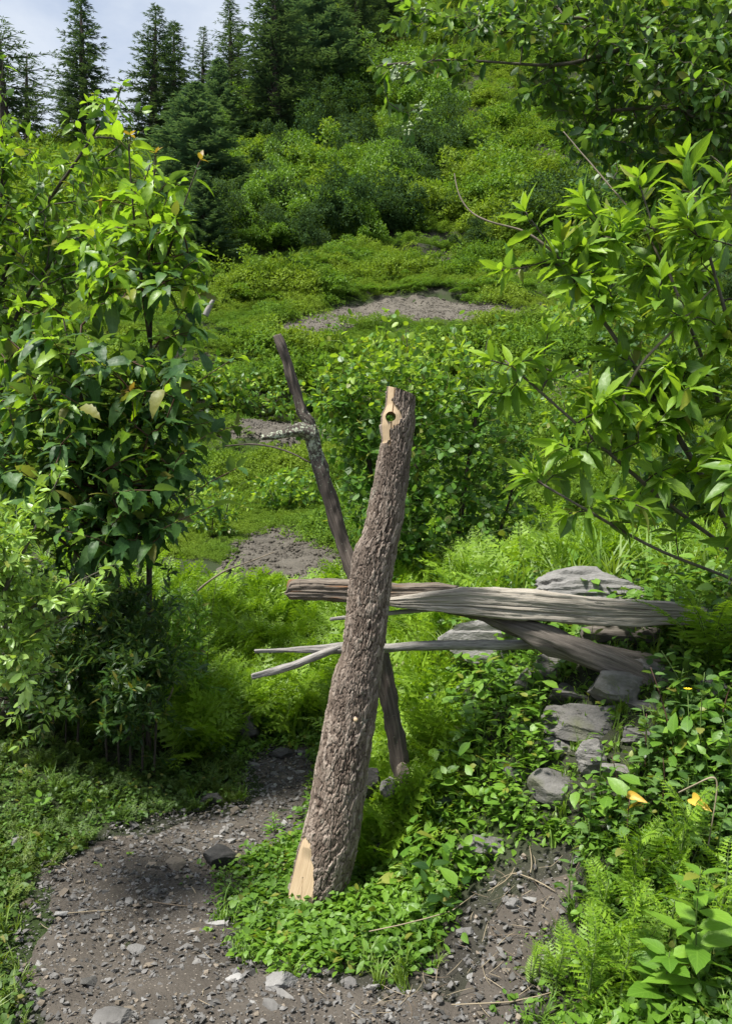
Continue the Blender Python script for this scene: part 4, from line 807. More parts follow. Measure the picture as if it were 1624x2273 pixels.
def straw(p, L, az, mat, label, group, w=.0011, lift=.018):
    t = np.linspace(0, 1, 5); b = random.gauss(0, .05) * L; d = np.array([math.cos(az), math.sin(az)]); e = np.array([-d[1], d[0]])
    xy = p[None] + d * ((t - .5) * L)[:, None] + e * (b * (1 - (2 * t - 1) ** 2))[:, None]; z = height(xy[:, 0], xy[:, 1]) + lift
    z = np.maximum(z, z.max() - .03); o = obj('straw_stalk', mesh('straw_stalk', *tube(np.column_stack([xy, z]), [w * .7, w, w, w * .9, w * .5], 5), [mat])); tag(o, label, 'stalk', group)
for u, v, L, a, lab in [(190, 2037, .2, .25, 'pale bent stalk on the left of the path'), (430, 1990, .1, 2.0, 'short straw near the middle of the path'), (385, 2018, .16, .0, 'brown stick lying across the path'), (940, 2090, .42, .5, 'long straw leaning from ground cover onto the bare earth'),
        (1130, 2240, .35, .1, 'straw lying along the bottom of the bare earth'), (1115, 1985, .2, .9, 'thick tan straw among litter on the bare earth'), (1175, 1940, .16, 1.4, 'upright looking straw at the top of the bare earth'), (1180, 1975, .18, 2.4, 'crossing straw at the top of the bare earth')]:
    p = hit(u, v); straw(p[:2], L, a, M['straw'] if 'brown' not in lab else M['twig'], lab, None, .0024)
q = np.concatenate([spotin(PATH, 260)[:50], spotin(BARE, 1200)[:90]]); q = q[q[:, 1] > 2.5]
for p in q: straw(p, random.uniform(.03, .11), random.random() * 6.28, M['straw'] if random.random() < .6 else M['twig'], 'short dry straw or twig bit lying on the bare ground', 'straw litter')
#PART3
# ------------------------------------------------------------------ growing plants
def leaf_parts(parent, off, P, D, Nn, S, K, temps, mats, n_ind=300, name='leaf'):
    R = frames(D, Nn, S); c = P + R[:, :, 1] * .5; u = CU + c[:, 0] / c[:, 1] * F; v = CV - (c[:, 2] - EYE) / c[:, 1] * F; dist = np.linalg.norm(c - [0, 0, EYE], axis=1)
    ok = (u > 0) & (u < 1624) & (v > 0) & (v < 2273); cell = (np.floor(u / 16) * 1000 + np.floor(v / 16)); o = np.lexsort((dist, cell)); first = np.zeros(len(P), bool); cs = cell[o]
    first[o[np.concatenate([[True], cs[1:] != cs[:-1]])]] = True
    fac = np.abs((nrm(R[:, :, 2]) * nrm(c - [0, 0, EYE])).sum(1)); score = S / dist * (.35 + fac) * np.where(first, 1, .25) * ok
    pick = np.argsort(-score)[:n_ind]; pick = pick[score[pick] > 0]; isp = np.zeros(len(P), bool); isp[pick] = True
    ms = [mesh(name, t[0], t[1], None, t[2], [m]) for t, m in zip(temps, mats)]
    for k in pick:
        ob = obj(name, ms[K[k]], parent); mw = Matrix.Identity(4); p = P[k] - off
        for a in range(3):
            for b in range(3): mw[a][b] = R[k, a, b]
            mw[a][3] = p[a]
        ob.matrix_local = mw
    g = Geo()
    for k in range(len(temps)):
        w = np.where((K == k) & ~isp)[0]
        if len(w): V, T, U = replicate(temps[k], R[w], P[w] - off); g.add(V, T, None, U, k)
    if g.n: r = obj('leaves', g.mesh('leaves', mats), parent); r['kind'] = 'stuff'
def ells(E, n, r, hollow=.45):
    E = np.array([tuple(e) + (1,) * (7 - len(e)) for e in E], float); w = E[:, 3] * E[:, 4] * (E[:, 6] if E.shape[1] > 6 else 1); k = r.choice(len(E), n, p=w / w.sum()); d = nrm(r.normal(size=(n, 3))); q = r.random(n) ** hollow
    d = d * q[:, None]; e = E[k]; u = e[:, 0] + d[:, 0] * e[:, 3]; v = e[:, 1] + d[:, 1] * e[:, 4]; dd = e[:, 2] + d[:, 2] * e[:, 5]
    return np.stack([(u - CU) / F * dd, dd, EYE - (v - CV) / F * dd], -1)
def resample(P, step):
    P = np.asarray(P, float); l = np.concatenate([[0], np.cumsum(np.linalg.norm(np.diff(P, axis=0), axis=1))]); t = np.linspace(0, l[-1], max(2, int(l[-1] / step) + 1))
    q = np.stack([np.interp(t, l, P[:, k]) for k in range(3)], -1)
    for _ in range(3): q[1:-1] = (q[:-2] + 2 * q[1:-1] + q[2:]) / 4
    return q
def grow(stems, targets, r, step=.12, rise=.5, r_tip=.0022, curl=.12):
    pos = []; par = []; chains = []
    for s in stems:
        q = resample(s, step); b = len(pos); pos += list(q); par += [-1] + list(range(b, b + len(q) - 1)); chains.append(list(range(b, b + len(q))))
    base = np.array(pos); dmin = np.array([np.min(np.linalg.norm(base - t, axis=1)) for t in targets]); ns = len(chains)
    buf = np.zeros((len(pos) + len(targets) * 40, 3)); buf[:len(pos)] = base; n = len(pos)
    for t in targets[np.argsort(dmin)]:
        dv = t - buf[:n]; dl = np.linalg.norm(dv, axis=1); cost = dl + rise * np.maximum(0, -dv[:, 2] + .25 * dl); cost[dl < step * .8] += .3
        j = int(np.argmin(cost)); L = dl[j]; m = max(2, min(38, int(L / step))); p0 = buf[j]; g0 = buf[j] - buf[par[j]] if par[j] >= 0 else np.array([0, 0, step]); g0 = nrm(g0)
        c1 = p0 + (g0 * .45 + nrm(t - p0) * .55) * L * .4 + r.normal(size=3) * curl * L; tt_ = np.linspace(0, 1, m + 1)[1:, None]
        q = (1 - tt_) ** 2 * p0 + 2 * tt_ * (1 - tt_) * c1 + tt_ ** 2 * t; ids = list(range(n, n + m)); buf[n:n + m] = q; par += [j] + ids[:-1]; chains.append([j] + ids); n += m
    w = np.zeros(n); kids = np.zeros(n, int)
    for i in range(n):
        if par[i] >= 0: kids[par[i]] += 1
    w[kids == 0] = 1
    for i in range(n - 1, -1, -1):
        if par[i] >= 0: w[par[i]] += w[i]
    rad = r_tip * np.maximum(w, 1) ** .43
    return buf[:n], rad, chains, ns
def wood_parts(parent, off, pos, rad, chains, ns, mats, maxr=.09):
    for k, c in enumerate(chains[:ns]):
        rr = np.minimum(rad[c], maxr); V, T, Q, uv = tube(pos[c], rr, 9); obj('trunk' if k == 0 else 'stem', mesh('trunk', V - off, T, Q, uv, [mats[0]]), parent)
    big = sorted(range(ns, len(chains)), key=lambda k: -rad[chains[k][1]] * len(chains[k])); g = Geo()
    for q, k in enumerate(big):
        c = chains[k]; rr = rad[c].copy(); rr[0] = rad[c[1]]; rr = np.minimum(rr, maxr); V, T, Q, uv = tube(pos[c], rr, 5, False); V = V - off
        if q < 24: obj('branch', mesh('branch', V, T, Q, uv, [mats[1]]), parent)
        else: g.add(V, T, Q, uv)
    if g.n: o = obj('twigs', g.mesh('twigs', [mats[1]]), parent); o['kind'] = 'stuff'
def leaves_on(pos, chains, r, span, gap, L, mode='alt', droop=.35, ang=.9, up=.8, tipn=6, jit=.35):
    P = []; D = []; Nn = []; S = []; TF = []
    for c in chains:
        q = pos[c]; l = np.concatenate([[0], np.cumsum(np.linalg.norm(np.diff(q, axis=0), axis=1))]); tot = l[-1]; s0 = max(0, tot - span); a = r.random() * 6.28
        if mode == 'whorl': pts = [tot - k * gap for k in range(3)]; per = [tipn, tipn - 1, tipn - 2]
        else: pts = list(np.arange(tot, s0, -gap)); per = [(2 if mode == 'opp' else 1)] * len(pts); per[0] = tipn
        for s, n_ in zip(pts, per):
            if s < 0: continue
            p = np.array([np.interp(s, l, q[:, k]) for k in range(3)]); i = min(len(q) - 1, max(1, int(np.searchsorted(l, s)))); tg = nrm(q[i] - q[i - 1])
            e1 = nrm(np.cross(tg, [.3, .2, .93])); e2 = np.cross(tg, e1); a += 1.57 if mode == 'opp' else 2.4
            for j in range(n_):
                b = a + j * 6.283 / max(n_, 1) + r.normal() * .2; sd = e1 * math.cos(b) + e2 * math.sin(b); tip = s > tot - gap * .6
                aa = ang * (.62 if tip and mode != 'whorl' else 1) + (tot - s) / max(gap, .01) * (.28 if mode == 'whorl' else 0) + r.normal() * jit * .5
                d = tg * math.cos(aa) + sd * math.sin(aa) + np.array([0, 0, -droop * r.uniform(.4, 1.4)]) + r.normal(size=3) * jit * .35
                P.append(p); D.append(d); Nn.append(np.array([0, 0, up]) + tg * .35 + r.normal(size=3) * jit); S.append(L * r.uniform(.5, 1.22) * (.8 if tip else 1)); TF.append((tot - s) / max(span, .01))
    return np.array(P), nrm(np.array(D)), nrm(np.array(Nn)), np.array(S), np.array(TF)
def shrub(name, label, cat, stems, E, ntar, seed, lf, temps, mats, agef, wood=('bark_dark', 'bark_dark'), extra=None, n_ind=300, step=.12, rise=.5, r_tip=.0022, hollow=.45, maxr=.09, curl=.12, cull=None, out=.08):
    r = np.random.default_rng(seed); off = np.asarray(stems[0][0], float).copy(); off[2] = float(height(off[0], off[1])); t = thing(name, label, cat, off)
    tg = ells(E, ntar, r, hollow); cc = tg.mean(0); far_ = r.random(len(tg)) < out; tg[far_] = tg[far_] + nrm(tg[far_] - cc) * r.uniform(.1, .3, far_.sum())[:, None]
    if extra is not None: tg = np.concatenate([tg, np.array([at(*e) for e in extra])])
    if cull is not None: tg = tg[cull(tg)]
    hz = height(tg[:, 0], tg[:, 1]); tg = tg[tg[:, 2] > hz + .08]
    pos, rad, chains, ns = grow(stems, tg, r, step, rise, r_tip, curl); wood_parts(t, off, pos, rad, chains, ns, [M[w] for w in wood], maxr)
    P, D, Nn, S, TF = leaves_on(pos, chains[ns:], r, **lf); K = agef(P, TF, r); S = np.where(K == 2, S * .6, S)
    leaf_parts(t, off, P, D, Nn, S, K, temps, mats, n_ind); return t
def gnd(u, v, d, dz=-.1): p = at(u, v, d); p[2] = float(height(p[0], p[1])) + dz; return p

# big left sapling with red shoots
def age_sap(P, TF, r):
    u = CU + P[:, 0] / P[:, 1] * F; v = CV - (P[:, 2] - EYE) / P[:, 1] * F; top = sstep(1050, 420, v) * .9
    k = np.where((TF < .28) & (r.random(len(P)) < .10 + .75 * top), 1, 0); k = np.where((TF < .75) & (r.random(len(P)) < .5 * sstep(700, 350, v)), 1, k)
    tips = np.array([(285, 300), (345, 335), (440, 352), (228, 440), (290, 870)]); near = np.min(np.hypot(u[:, None] - tips[:, 0], v[:, None] - tips[:, 1]), axis=1) < 14
    return np.where(near, 2, k)
g0 = gnd(330, 1500, 4.9)
shrub('broadleaf_sapling', 'big left sapling with toothed leaves and reddish shoot tips', 'tree',
    [[g0, at(332, 1200, 4.9), at(335, 800, 4.85), at(336, 640, 4.8), at(343, 345, 4.75)], [g0 + [-.1, 0, 0], at(240, 1100, 4.8), at(170, 850, 4.75), at(140, 700, 4.7)], [at(335, 700, 4.82), at(385, 520, 4.7), at(442, 360, 4.65)], [at(334, 760, 4.83), at(300, 520, 4.7), at(284, 305, 4.65)]],
    [(330, 450, 4.7, 95, 110, .35, .8), (385, 590, 4.65, 70, 130, .35), (260, 620, 4.7, 110, 130, .4), (330, 880, 4.6, 120, 130, .5, 1.3), (200, 900, 4.6, 160, 170, .55, 1.3), (90, 800, 4.75, 120, 140, .5), (300, 1090, 4.5, 110, 120, .5, 1.7), (130, 1070, 4.6, 160, 130, .55, 1.6), (440, 850, 4.6, 60, 70, .3, .5), (20, 980, 4.7, 90, 150, .5), (405, 720, 4.65, 40, 110, .3), (385, 1010, 4.55, 60, 120, .35), (250, 1180, 4.5, 130, 70, .4, 1.6)],
    590, 101, dict(span=.40, gap=.055, L=.138, mode='alt', droop=.30, ang=1.0, up=.9, tipn=3, jit=.3),
    [leaf(1, .48, 9, .26, .46, .10, 'ovate', .10, .04), leaf(1, .42, 9, .34, .50, .10, 'ovate', .08, .03), leaf(1, .42, 6, .3, .2, .06, 'ovate', .05)], [LM['broad'], LM['broad_y'], LM['red_y']], age_sap, ('bark_dark', 'stem_red'),
    [(290, 300, 4.65), (345, 340, 4.75), (445, 355, 4.65), (228, 445, 4.6), (290, 865, 4.45), (520, 795, 4.5), (525, 1040, 4.4), (470, 960, 4.5)], 300, .12, .5, .0026)
# leaning tree behind it on the far left
g1 = gnd(-160, 1300, 6.2)
shrub('leaning_tree', 'smaller leaved tree leaning in from the left edge behind the sapling', 'tree',
    [[g1, at(-80, 1000, 6.1), at(30, 820, 6.0), at(140, 690, 5.95)], [at(-60, 950, 6.1), at(20, 560, 6), at(120, 430, 5.9), at(190, 330, 5.85), at(275, 190, 5.8)], [at(-90, 1000, 6.1), at(-20, 620, 6), at(10, 400, 6), at(0, 200, 6)], [at(-60, 940, 6.1), at(60, 640, 5.9), at(135, 560, 5.85)]],
    [(110, 440, 6, 120, 110, .6), (50, 590, 6, 110, 150, .7), (215, 350, 5.9, 110, 60, .4, .8), (20, 330, 6, 60, 70, .4), (200, 560, 6, 120, 110, .5), (60, 760, 6, 120, 120, .6), (-60, 500, 6, 100, 300, .7), (230, 250, 5.8, 50, 45, .25, .5)],
    760, 102, dict(span=.42, gap=.05, L=.105, mode='alt', droop=.45, ang=.9, up=.7, tipn=3, jit=.45),
    [leaf(1, .46, 6, .2, .32, .03, 'ovate', .08), leaf(1, .44, 6, .22, .3, 0, 'ovate', .08)], [LM['lean'], LM['broad_y']], lambda P, TF, r: ((TF < .3) & (r.random(len(P)) < .45)).astype(int), ('bark_dark', 'bark_grey'),
    [(270, 190, 5.8), (210, 210, 5.85), (8, 130, 5.9), (320, 290, 5.8)], 220, .14, .4, .0024)
# tree overhanging the top right
g2 = gnd(1900, 900, 5.8)
shrub('berry_tree', 'glossy oval leaved tree with pale berries overhanging the top right', 'tree',
    [[g2, at(1860, 500, 5.7), at(1780, 200, 5.6), at(1600, 90, 5.5), at(1300, 40, 5.4), at(1050, 30, 5.3)], [at(1860, 500, 5.7), at(1700, 330, 5.5), at(1500, 230, 5.4), at(1330, 250, 5.4)], [at(1500, 70, 5.45), at(1250, 150, 5.3), at(1000, 130, 5.2), at(840, 145, 5.15)], [at(1880, 520, 5.7), at(1700, -100, 5.6), at(1500, -250, 5.5)]],
    [(1470, 110, 5.5, 200, 130, .7), (1230, 50, 5.4, 200, 70, .5), (1010, 40, 5.3, 150, 45, .35, .8), (960, 140, 5.2, 110, 40, .2, .5), (1330, 270, 5.5, 110, 110, .5), (1540, 320, 5.7, 150, 130, .6, 1.2), (1240, 200, 5.4, 100, 60, .35, .8), (1600, 150, 5.3, 120, 150, .6), (1700, 200, 5.8, 160, 250, .8), (1450, -60, 5.4, 350, 60, .6), (1500, 380, 6.3, 160, 90, .5, 1.2), (920, 235, 5.2, 40, 40, .2, .4)],
    1750, 103, dict(span=.32, gap=.030, L=.094, mode='alt', droop=.18, ang=.85, up=.8, tipn=5, jit=.5),
    [leaf(1, .44, 5, .2, .12, 0, 'ellip', .05), leaf(1, .42, 5, .25, .1, 0, 'ellip', .05)], [LM['oval'], LM['oval_y']], lambda P, TF, r: ((TF < .4) & (r.random(len(P)) < .35)).astype(int), ('bark_grey', 'bark_grey'),
    [(835, 148, 5.15), (850, 165, 5.2), (905, 285, 5.2), (935, 245, 5.2), (1240, 95, 5.1)], 300, .11, .1, .002)
# berries: parts of that tree
tree = [o for o in col.objects if o.name == 'berry_tree'][0]; M['berry'] = plainmat('pale_berry', (.30, .38, .19), .45, .35)
import bmesh
bmi = bmesh.new(); bmesh.ops.create_icosphere(bmi, subdivisions=2, radius=1); BV = np.array([v.co[:] for v in bmi.verts]); BTt = np.array([[v.index for v in f.verts] for f in bmi.faces]); bmi.free()
for k, (u, v, d) in enumerate([(943, 38, 5.05), (1071, 27, 5.05), (1206, 90, 5.0), (1306, 36, 5.0), (885, 160, 5.0), (933, 246, 5.05), (905, 283, 5.05), (1190, 70, 5.0), (1290, 190, 5.0), (1385, 285, 5.05)]):
    g = Geo(); c = at(u, v, d) - np.array(tree.location)
    for j in range(15): g.add(BV * rng.uniform(.007, .0095) + c + rng.normal(size=3) * np.array([.02, .018, .03]), BTt)
    o = obj('berry_cluster', g.mesh('berry_cluster', [M['berry']]), tree); o['kind'] = 'stuff'
# right shrub with lance leaves in whorls
g3 = gnd(1760, 1500, 3.9)
def age_l(P, TF, r): return np.where(TF > .14, (r.random(len(P)) < .65).astype(int), (r.random(len(P)) < .12).astype(int))
shrub('lance_leaf_shrub', 'yellow green shrub with whorls of long pointed leaves filling the right', 'shrub',
    [[g3, at(1680, 1300, 3.6), at(1560, 1060, 3.4), at(1400, 800, 3.3), at(1230, 560, 3.25), at(1165, 470, 3.2)], [g3, at(1660, 1250, 3.55), at(1480, 1120, 3.3), at(1300, 960, 3.2), at(1120, 800, 3.15)], [g3, at(1640, 1290, 3.5), at(1450, 1220, 3.2), at(1280, 1120, 3.1), at(1160, 1050, 3.1)],
     [at(1680, 1300, 3.6), at(1600, 900, 3.4), at(1480, 600, 3.3), at(1415, 400, 3.3)], [at(1680, 1290, 3.6), at(1640, 800, 3.3), at(1570, 560, 3.2), at(1520, 355, 3.2)], [g3, at(1720, 1250, 3.3), at(1660, 900, 3.1), at(1640, 500, 3.1)]],
    [(1430, 590, 3.35, 190, 150, .35), (1530, 850, 3.3, 130, 200, .4), (1380, 900, 3.3, 130, 110, .3), (1210, 800, 3.25, 80, 80, .2, .6), (1240, 1050, 3.15, 80, 60, .2, .7), (1430, 1120, 3.2, 150, 70, .3), (1590, 1090, 3.2, 110, 110, .35), (1270, 560, 3.3, 110, 70, .25, .8), (1570, 480, 3.2, 90, 90, .3), (1720, 800, 3.3, 100, 350, .4, .7)],
    175, 104, dict(span=.13, gap=.040, L=.118, mode='whorl', droop=.02, ang=.60, up=.75, tipn=6, jit=.36),
    [leaf(1, .31, 10, .3, .16, .05, 'lance', .05, .02), leaf(1, .33, 10, .25, .34, .05, 'lance', .06, .03)], [LM['lance'], LM['lance_d']], age_l, ('bark_grey', 'bark_dark'),
    [(1165, 470, 3.2), (1290, 440, 3.25), (1415, 395, 3.3), (1520, 350, 3.2), (1610, 385, 3.1), (1112, 600, 3.2), (1090, 800, 3.15), (1085, 870, 3.15), (1215, 740, 3.2), (1240, 985, 3.1), (1170, 1055, 3.1), (1300, 1010, 3.15), (1355, 690, 3.2), (1130, 870, 3.2), (1260, 1140, 3.1)], 300, .09, .1, .0024, .5)
# middle bush of round leaves
def age_r(P, TF, r):
    v = CV - (P[:, 2] - EYE) / P[:, 1] * F; return ((r.random(len(P)) < .75 * sstep(960, 760, v))).astype(int)  # sunlit top painted in: more yellow leaves the higher they sit
g4 = gnd(930, 1300, 7.3)
shrub('round_leaf_bush', 'big bush of small round leaves right behind the post', 'bush',
    [[g4, at(930, 1150, 7.2), at(915, 900, 7.1), at(900, 730, 7.1)], [g4 + [.3, 0, 0], at(1020, 1150, 7.1), at(1060, 900, 7.1), at(1080, 760, 7)], [g4 + [-.3, 0, 0], at(850, 1150, 7), at(800, 950, 7), at(760, 820, 7)], [g4 + [.5, .1, 0], at(1130, 1120, 7.1), at(1160, 980, 7)]],
    [(900, 840, 7.1, 190, 110, .7), (1050, 890, 7.1, 150, 120, .7), (790, 930, 7.0, 90, 120, .5), (950, 1030, 7.1, 190, 120, .8), (840, 1100, 7.0, 100, 130, .6), (1020, 1150, 7.2, 180, 110, .8), (900, 1230, 7.1, 120, 80, .6), (1140, 1000, 7, 70, 90, .4, .6), (740, 880, 7.0, 70, 60, .3, .6)],
    1750, 105, dict(span=.36, gap=.046, L=.070, mode='alt', droop=.3, ang=1.0, up=.6, tipn=3, jit=.45),
    [leaf(1, .68, 5, .12, .12, 0, 'round', .15), leaf(1, .66, 5, .15, .1, 0, 'round', .15)], [LM['round'], LM['round_y']], age_r, ('bark_dark', 'stem_green'),
    [(775, 700, 7), (862, 690, 7), (1110, 700, 7), (1018, 700, 7), (775, 770, 7)], 300, .15, .3, .0022)
r9 = np.random.default_rng(91)
for (u, v, d, ru, rv, label, kind, L, nt_) in [
    (570, 880, 8.6, 110, 55, 'low bright round leaved bush left of the dead pole', 0, .075, 260),
    (1300, 900, 9.2, 100, 130, 'leafy bush deep behind the right shrub beside the stony track', 0, .085, 330),
    (1480, 780, 8.6, 170, 190, 'large dark bush hidden behind the right shrub', 1, .09, 520),
    (1560, 1080, 7.2, 160, 160, 'dark drooping leaved bush at the right edge above the rock', 1, .11, 330),
    (1330, 700, 11.5, 130, 90, 'green bush on the slope beside the ploughed strip', 0, .11, 260),
    (1440, 450, 10.5, 190, 130, 'tree crown added to back the dark shade under the berry tree', 1, .11, 420),  # crown added behind to deepen the dark shade under the berry tree
    (470, 1120, 8.4, 70, 80, 'feeble light green bush at the right flank of the left sapling', 0, .07, 170),
    (640, 1090, 12.5, 80, 60, 'low bush on the slope behind the dead pole', 0, .09, 200),
    (480, 860, 11, 80, 70, 'yellowish bush peeking out right of the left sapling', 0, .10, 190)]:
    d = hit(u, v + rv * .95)[1] + ru / F * d * .3; L *= max(1.0, d / 9.5); gg = gnd(u, v + rv * 1.2, d)
    shrub('bush', label, 'bush', [[gg, at(u, v + rv * .4, d), at(u + 10, v - rv * .5, d)], [gg + [.15, 0, 0], at(u + ru * .4, v + rv * .2, d), at(u + ru * .6, v - rv * .3, d)], [gg + [-.15, 0, 0], at(u - ru * .4, v + rv * .2, d), at(u - ru * .6, v - rv * .3, d)]],
        [(u, v, d, ru, rv, ru * d / F * .9), (u + ru * .5, v + rv * .5, d, ru * .6, rv * .6, ru * d / F * .6), (u - ru * .5, v + rv * .5, d, ru * .6, rv * .6, ru * d / F * .6)], nt_, int(u), dict(span=.36 * max(1, d / 9.5), gap=.05 * max(1, d / 9.5), L=L, mode='alt', droop=.3, ang=1.0, up=.6, tipn=3, jit=.45),
        [leaf(1, .55, 4, .15, .15, 0, 'ovate', .1), leaf(1, .5, 4, .15, .15, 0, 'ovate', .1)], [LM[('round', 'broad')[kind]], LM[('round_y', 'lean')[kind]]], lambda P, TF, r: ((TF < .5) & (r.random(len(P)) < .4)).astype(int), ('bark_dark', 'stem_green'), None, 60, .16, .3, .0022)
# privet like shrub at the left edge
g5 = gnd(-120, 1900, 3.5)
shrub('privet_shrub', 'pale green small leaved shrub with arching twigs at the left edge', 'shrub',
    [[g5, at(-60, 1500, 3.3), at(0, 1330, 3.2), at(110, 1110, 3.15), at(135, 1050, 3.1)], [g5, at(-80, 1480, 3.3), at(20, 1380, 3.2), at(150, 1300, 3.1), at(258, 1252, 3.05)], [g5, at(-60, 1520, 3.3), at(40, 1420, 3.2), at(190, 1350, 3.1)], [g5, at(-40, 1560, 3.3), at(40, 1500, 3.2), at(130, 1490, 3.1)]],
    [(30, 1250, 3.2, 60, 100, .25), (90, 1330, 3.15, 90, 50, .2), (40, 1420, 3.2, 80, 60, .25), (-40, 1300, 3.2, 60, 160, .3), (60, 1170, 3.15, 45, 60, .15, .7), (190, 1310, 3.1, 50, 30, .12, .6), (50, 1490, 3.2, 70, 40, .2, .6)],
    330, 106, dict(span=.22, gap=.019, L=.048, mode='opp', droop=.05, ang=.95, up=.7, tipn=4, jit=.35),
    [leaf(1, .42, 5, .2, .1, 0, 'ellip', .04)], [LM['privet']], lambda P, TF, r: np.zeros(len(P), int), ('bark_grey', 'stem_green'), [(135, 1050, 3.1), (105, 1105, 3.12), (258, 1252, 3.05), (195, 1330, 3.1), (160, 1372, 3.1), (235, 1275, 3.05), (60, 1130, 3.1)], 300, .06, .1, .0014)
# dark upright shrub on the left bank
for k, (u, v, d, ru, rv, nt_, lab) in enumerate([(290, 1430, 4.7, 95, 150, 620, 'dark upright bush of narrow leaves on the left bank'), (400, 1400, 5.6, 70, 110, 260, 'lighter spindly bush right of the dark upright bush'), (120, 1400, 4.75, 190, 160, 800, 'dark filler bush added for the shade under the left sapling')]):  # last bush added as dark filler, standing for shade under the sapling
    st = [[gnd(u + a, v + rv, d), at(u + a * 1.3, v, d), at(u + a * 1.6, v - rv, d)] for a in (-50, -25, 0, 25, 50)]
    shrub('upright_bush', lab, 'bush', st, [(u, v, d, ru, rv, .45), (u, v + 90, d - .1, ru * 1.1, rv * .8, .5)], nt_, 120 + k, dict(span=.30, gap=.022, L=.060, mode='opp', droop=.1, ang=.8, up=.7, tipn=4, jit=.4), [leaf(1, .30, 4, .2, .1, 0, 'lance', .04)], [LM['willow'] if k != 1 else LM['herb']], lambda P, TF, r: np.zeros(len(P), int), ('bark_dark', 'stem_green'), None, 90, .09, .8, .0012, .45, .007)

# ------------------------------------------------------------------ herbs standing on the banks
TN = leaf(1, .62, 9, .14, .28, .12, 'ovate', .18); TH_ = leaf(1, .58, 6, .18, .22, .04, 'ovate', .16)
MN = mesh('leaf', TN[0], TN[1], None, TN[2], [LM['nettle']]); MH = mesh('leaf', TH_[0], TH_[1], None, TH_[2], [LM['herb']]); MY = mesh('leaf', TH_[0], TH_[1], None, TH_[2], [LM['yellow']])
def herb(name, base, h, nodes, L, me, stemmat, label, cat, group=None, lean=(0, 0), droop=.35, pairs=2, sr=.0035, start=.15):
    base = np.asarray(base, float); t = thing(name, label, cat, base, group); ts = np.linspace(0, 1, 8); w = np.array([random.gauss(0, .04) * h, random.gauss(0, .04) * h])
    ax = np.stack([lean[0] * h * ts ** 1.6 + w[0] * np.sin(ts * 3), lean[1] * h * ts ** 1.6 + w[1] * np.sin(ts * 3), h * ts - .03], -1)
    obj('stem', mesh('stem', *tube(ax, np.linspace(sr, sr * .4, 8), 6), [stemmat]), t); a = random.random() * 6.28
    for k in range(nodes):
        f = start + (1 - start) * (k + .5) / nodes; p = np.array([np.interp(f, ts, ax[:, q]) for q in range(3)]); a += math.pi / 2 + random.gauss(0, .15); s = L * (1.1 - .65 * f) * random.uniform(.8, 1.2)
        for j in range(pairs):
            b = a + j * 2 * math.pi / pairs + random.gauss(0, .2); el = .45 - droop * (1 - f) + random.gauss(0, .18)
            D = np.array([[math.cos(b) * math.cos(el), math.sin(b) * math.cos(el), math.sin(el)]]); R = frames(D, np.array([[random.gauss(0, .25), random.gauss(0, .25), 1.0]]), [s])[0]
            o = obj('leaf', me, t); m = Matrix.Identity(4)
            for i in range(3):
                for q in range(3): m[i][q] = R[i, q]
                m[i][3] = p[i]
            o.matrix_local = m
    return t
def gp(u, v): return hit(u, v)
for k, (u, v, d, hpx, L) in enumerate([(1360, 1900, 3.0, 190, .095), (1300, 1905, 2.95, 170, .09), (1440, 1830, 3.05, 280, .10), (1500, 1800, 3.1, 330, .10), (1560, 1850, 3.0, 380, .105), (1610, 1900, 2.9, 330, .11), (1430, 1740, 3.1, 150, .08), (1480, 1690, 3.2, 230, .09), (1545, 1660, 3.2, 230, .09), (1600, 1700, 3.1, 260, .10), (1345, 1800, 3.05, 110, .075), (1260, 1960, 2.8, 130, .09), (1400, 1930, 2.85, 180, .095), (1530, 1960, 2.8, 260, .10), (1590, 1990, 2.75, 200, .10), (1450, 1900, 2.95, 210, .1), (1620, 1600, 3.3, 160, .09)]):
    x = (u - CU) / F * d; z = float(height(x, d)); h = EYE - (v - hpx - CV) / F * d - z
    L *= .72; herb('nettle_plant', (x, d, z), max(.25, h), max(6, int(h / .062)), L, MN, M['stem_red'] if k % 3 == 0 else M['stem_green'], 'serrated dull green nettle plant in the thicket on the right bank', 'plant', 'nettles on the right bank', (random.gauss(0, .12), random.gauss(-.05, .1)))
rh = np.random.default_rng(55); cnt = 0
while cnt < 64:
    u = rh.uniform(925, 1320); v = rh.uniform(1440, 1850)
    p = hit(u, v)
    if (u > 1215 and v > 1480): continue
    herb('bank_herb', p, rh.uniform(.12, .30), int(rh.integers(3, 6)), rh.uniform(.05, .085), MH, M['stem_green'], 'leafy green herb on the bank under the beam', 'plant', 'herbs on the bank under the beam', (rh.normal() * .15, -.35), .3, 2, .002, .2); cnt += 1
herb('broad_herb', hit(1560, 2235), .42, 7, .17, mesh('leaf', *leaf(1, .42, 9, .2, .25, .05, 'lance', .06)[:2], None, leaf(1, .42, 9, .2, .25, .05, 'lance', .06)[2], [LM['herb']]), M['stem_green'], 'large bright broad leaved plant at the bottom right corner', 'plant', None, (-.05, -.1), .1, 3)
herb('broad_herb', hit(1480, 2262), .22, 5, .13, MH, M['stem_green'], 'lower broad leaved plant below the feathery plants', 'plant', None, (0, -.1), .1, 3)
herb('leafy_weed', gp(605, 1850) , .13, 5, .065, mesh('leaf', *leaf(1, .2, 5, .2, .2, .04, 'lance')[:2], None, leaf(1, .2, 5, .2, .2, .04, 'lance')[2], [LM['herb']]), M['stem_green'], 'small finger leaved weed growing on the path beside the post', 'plant', None, (0, 0), .1, 6, .002)
herb('leafy_weed', gp(90, 1815), .14, 3, .10, MH, M['stem_green'], 'pale big leaved seedling on the left bank', 'plant', None, (0, -.1), .1, 2, .002)
dl = leaf(1, .45, 8, .2, .35, .08, 'ellip', .1, .05); MD = mesh('leaf', dl[0], dl[1], None, dl[2], [LM['privet']])
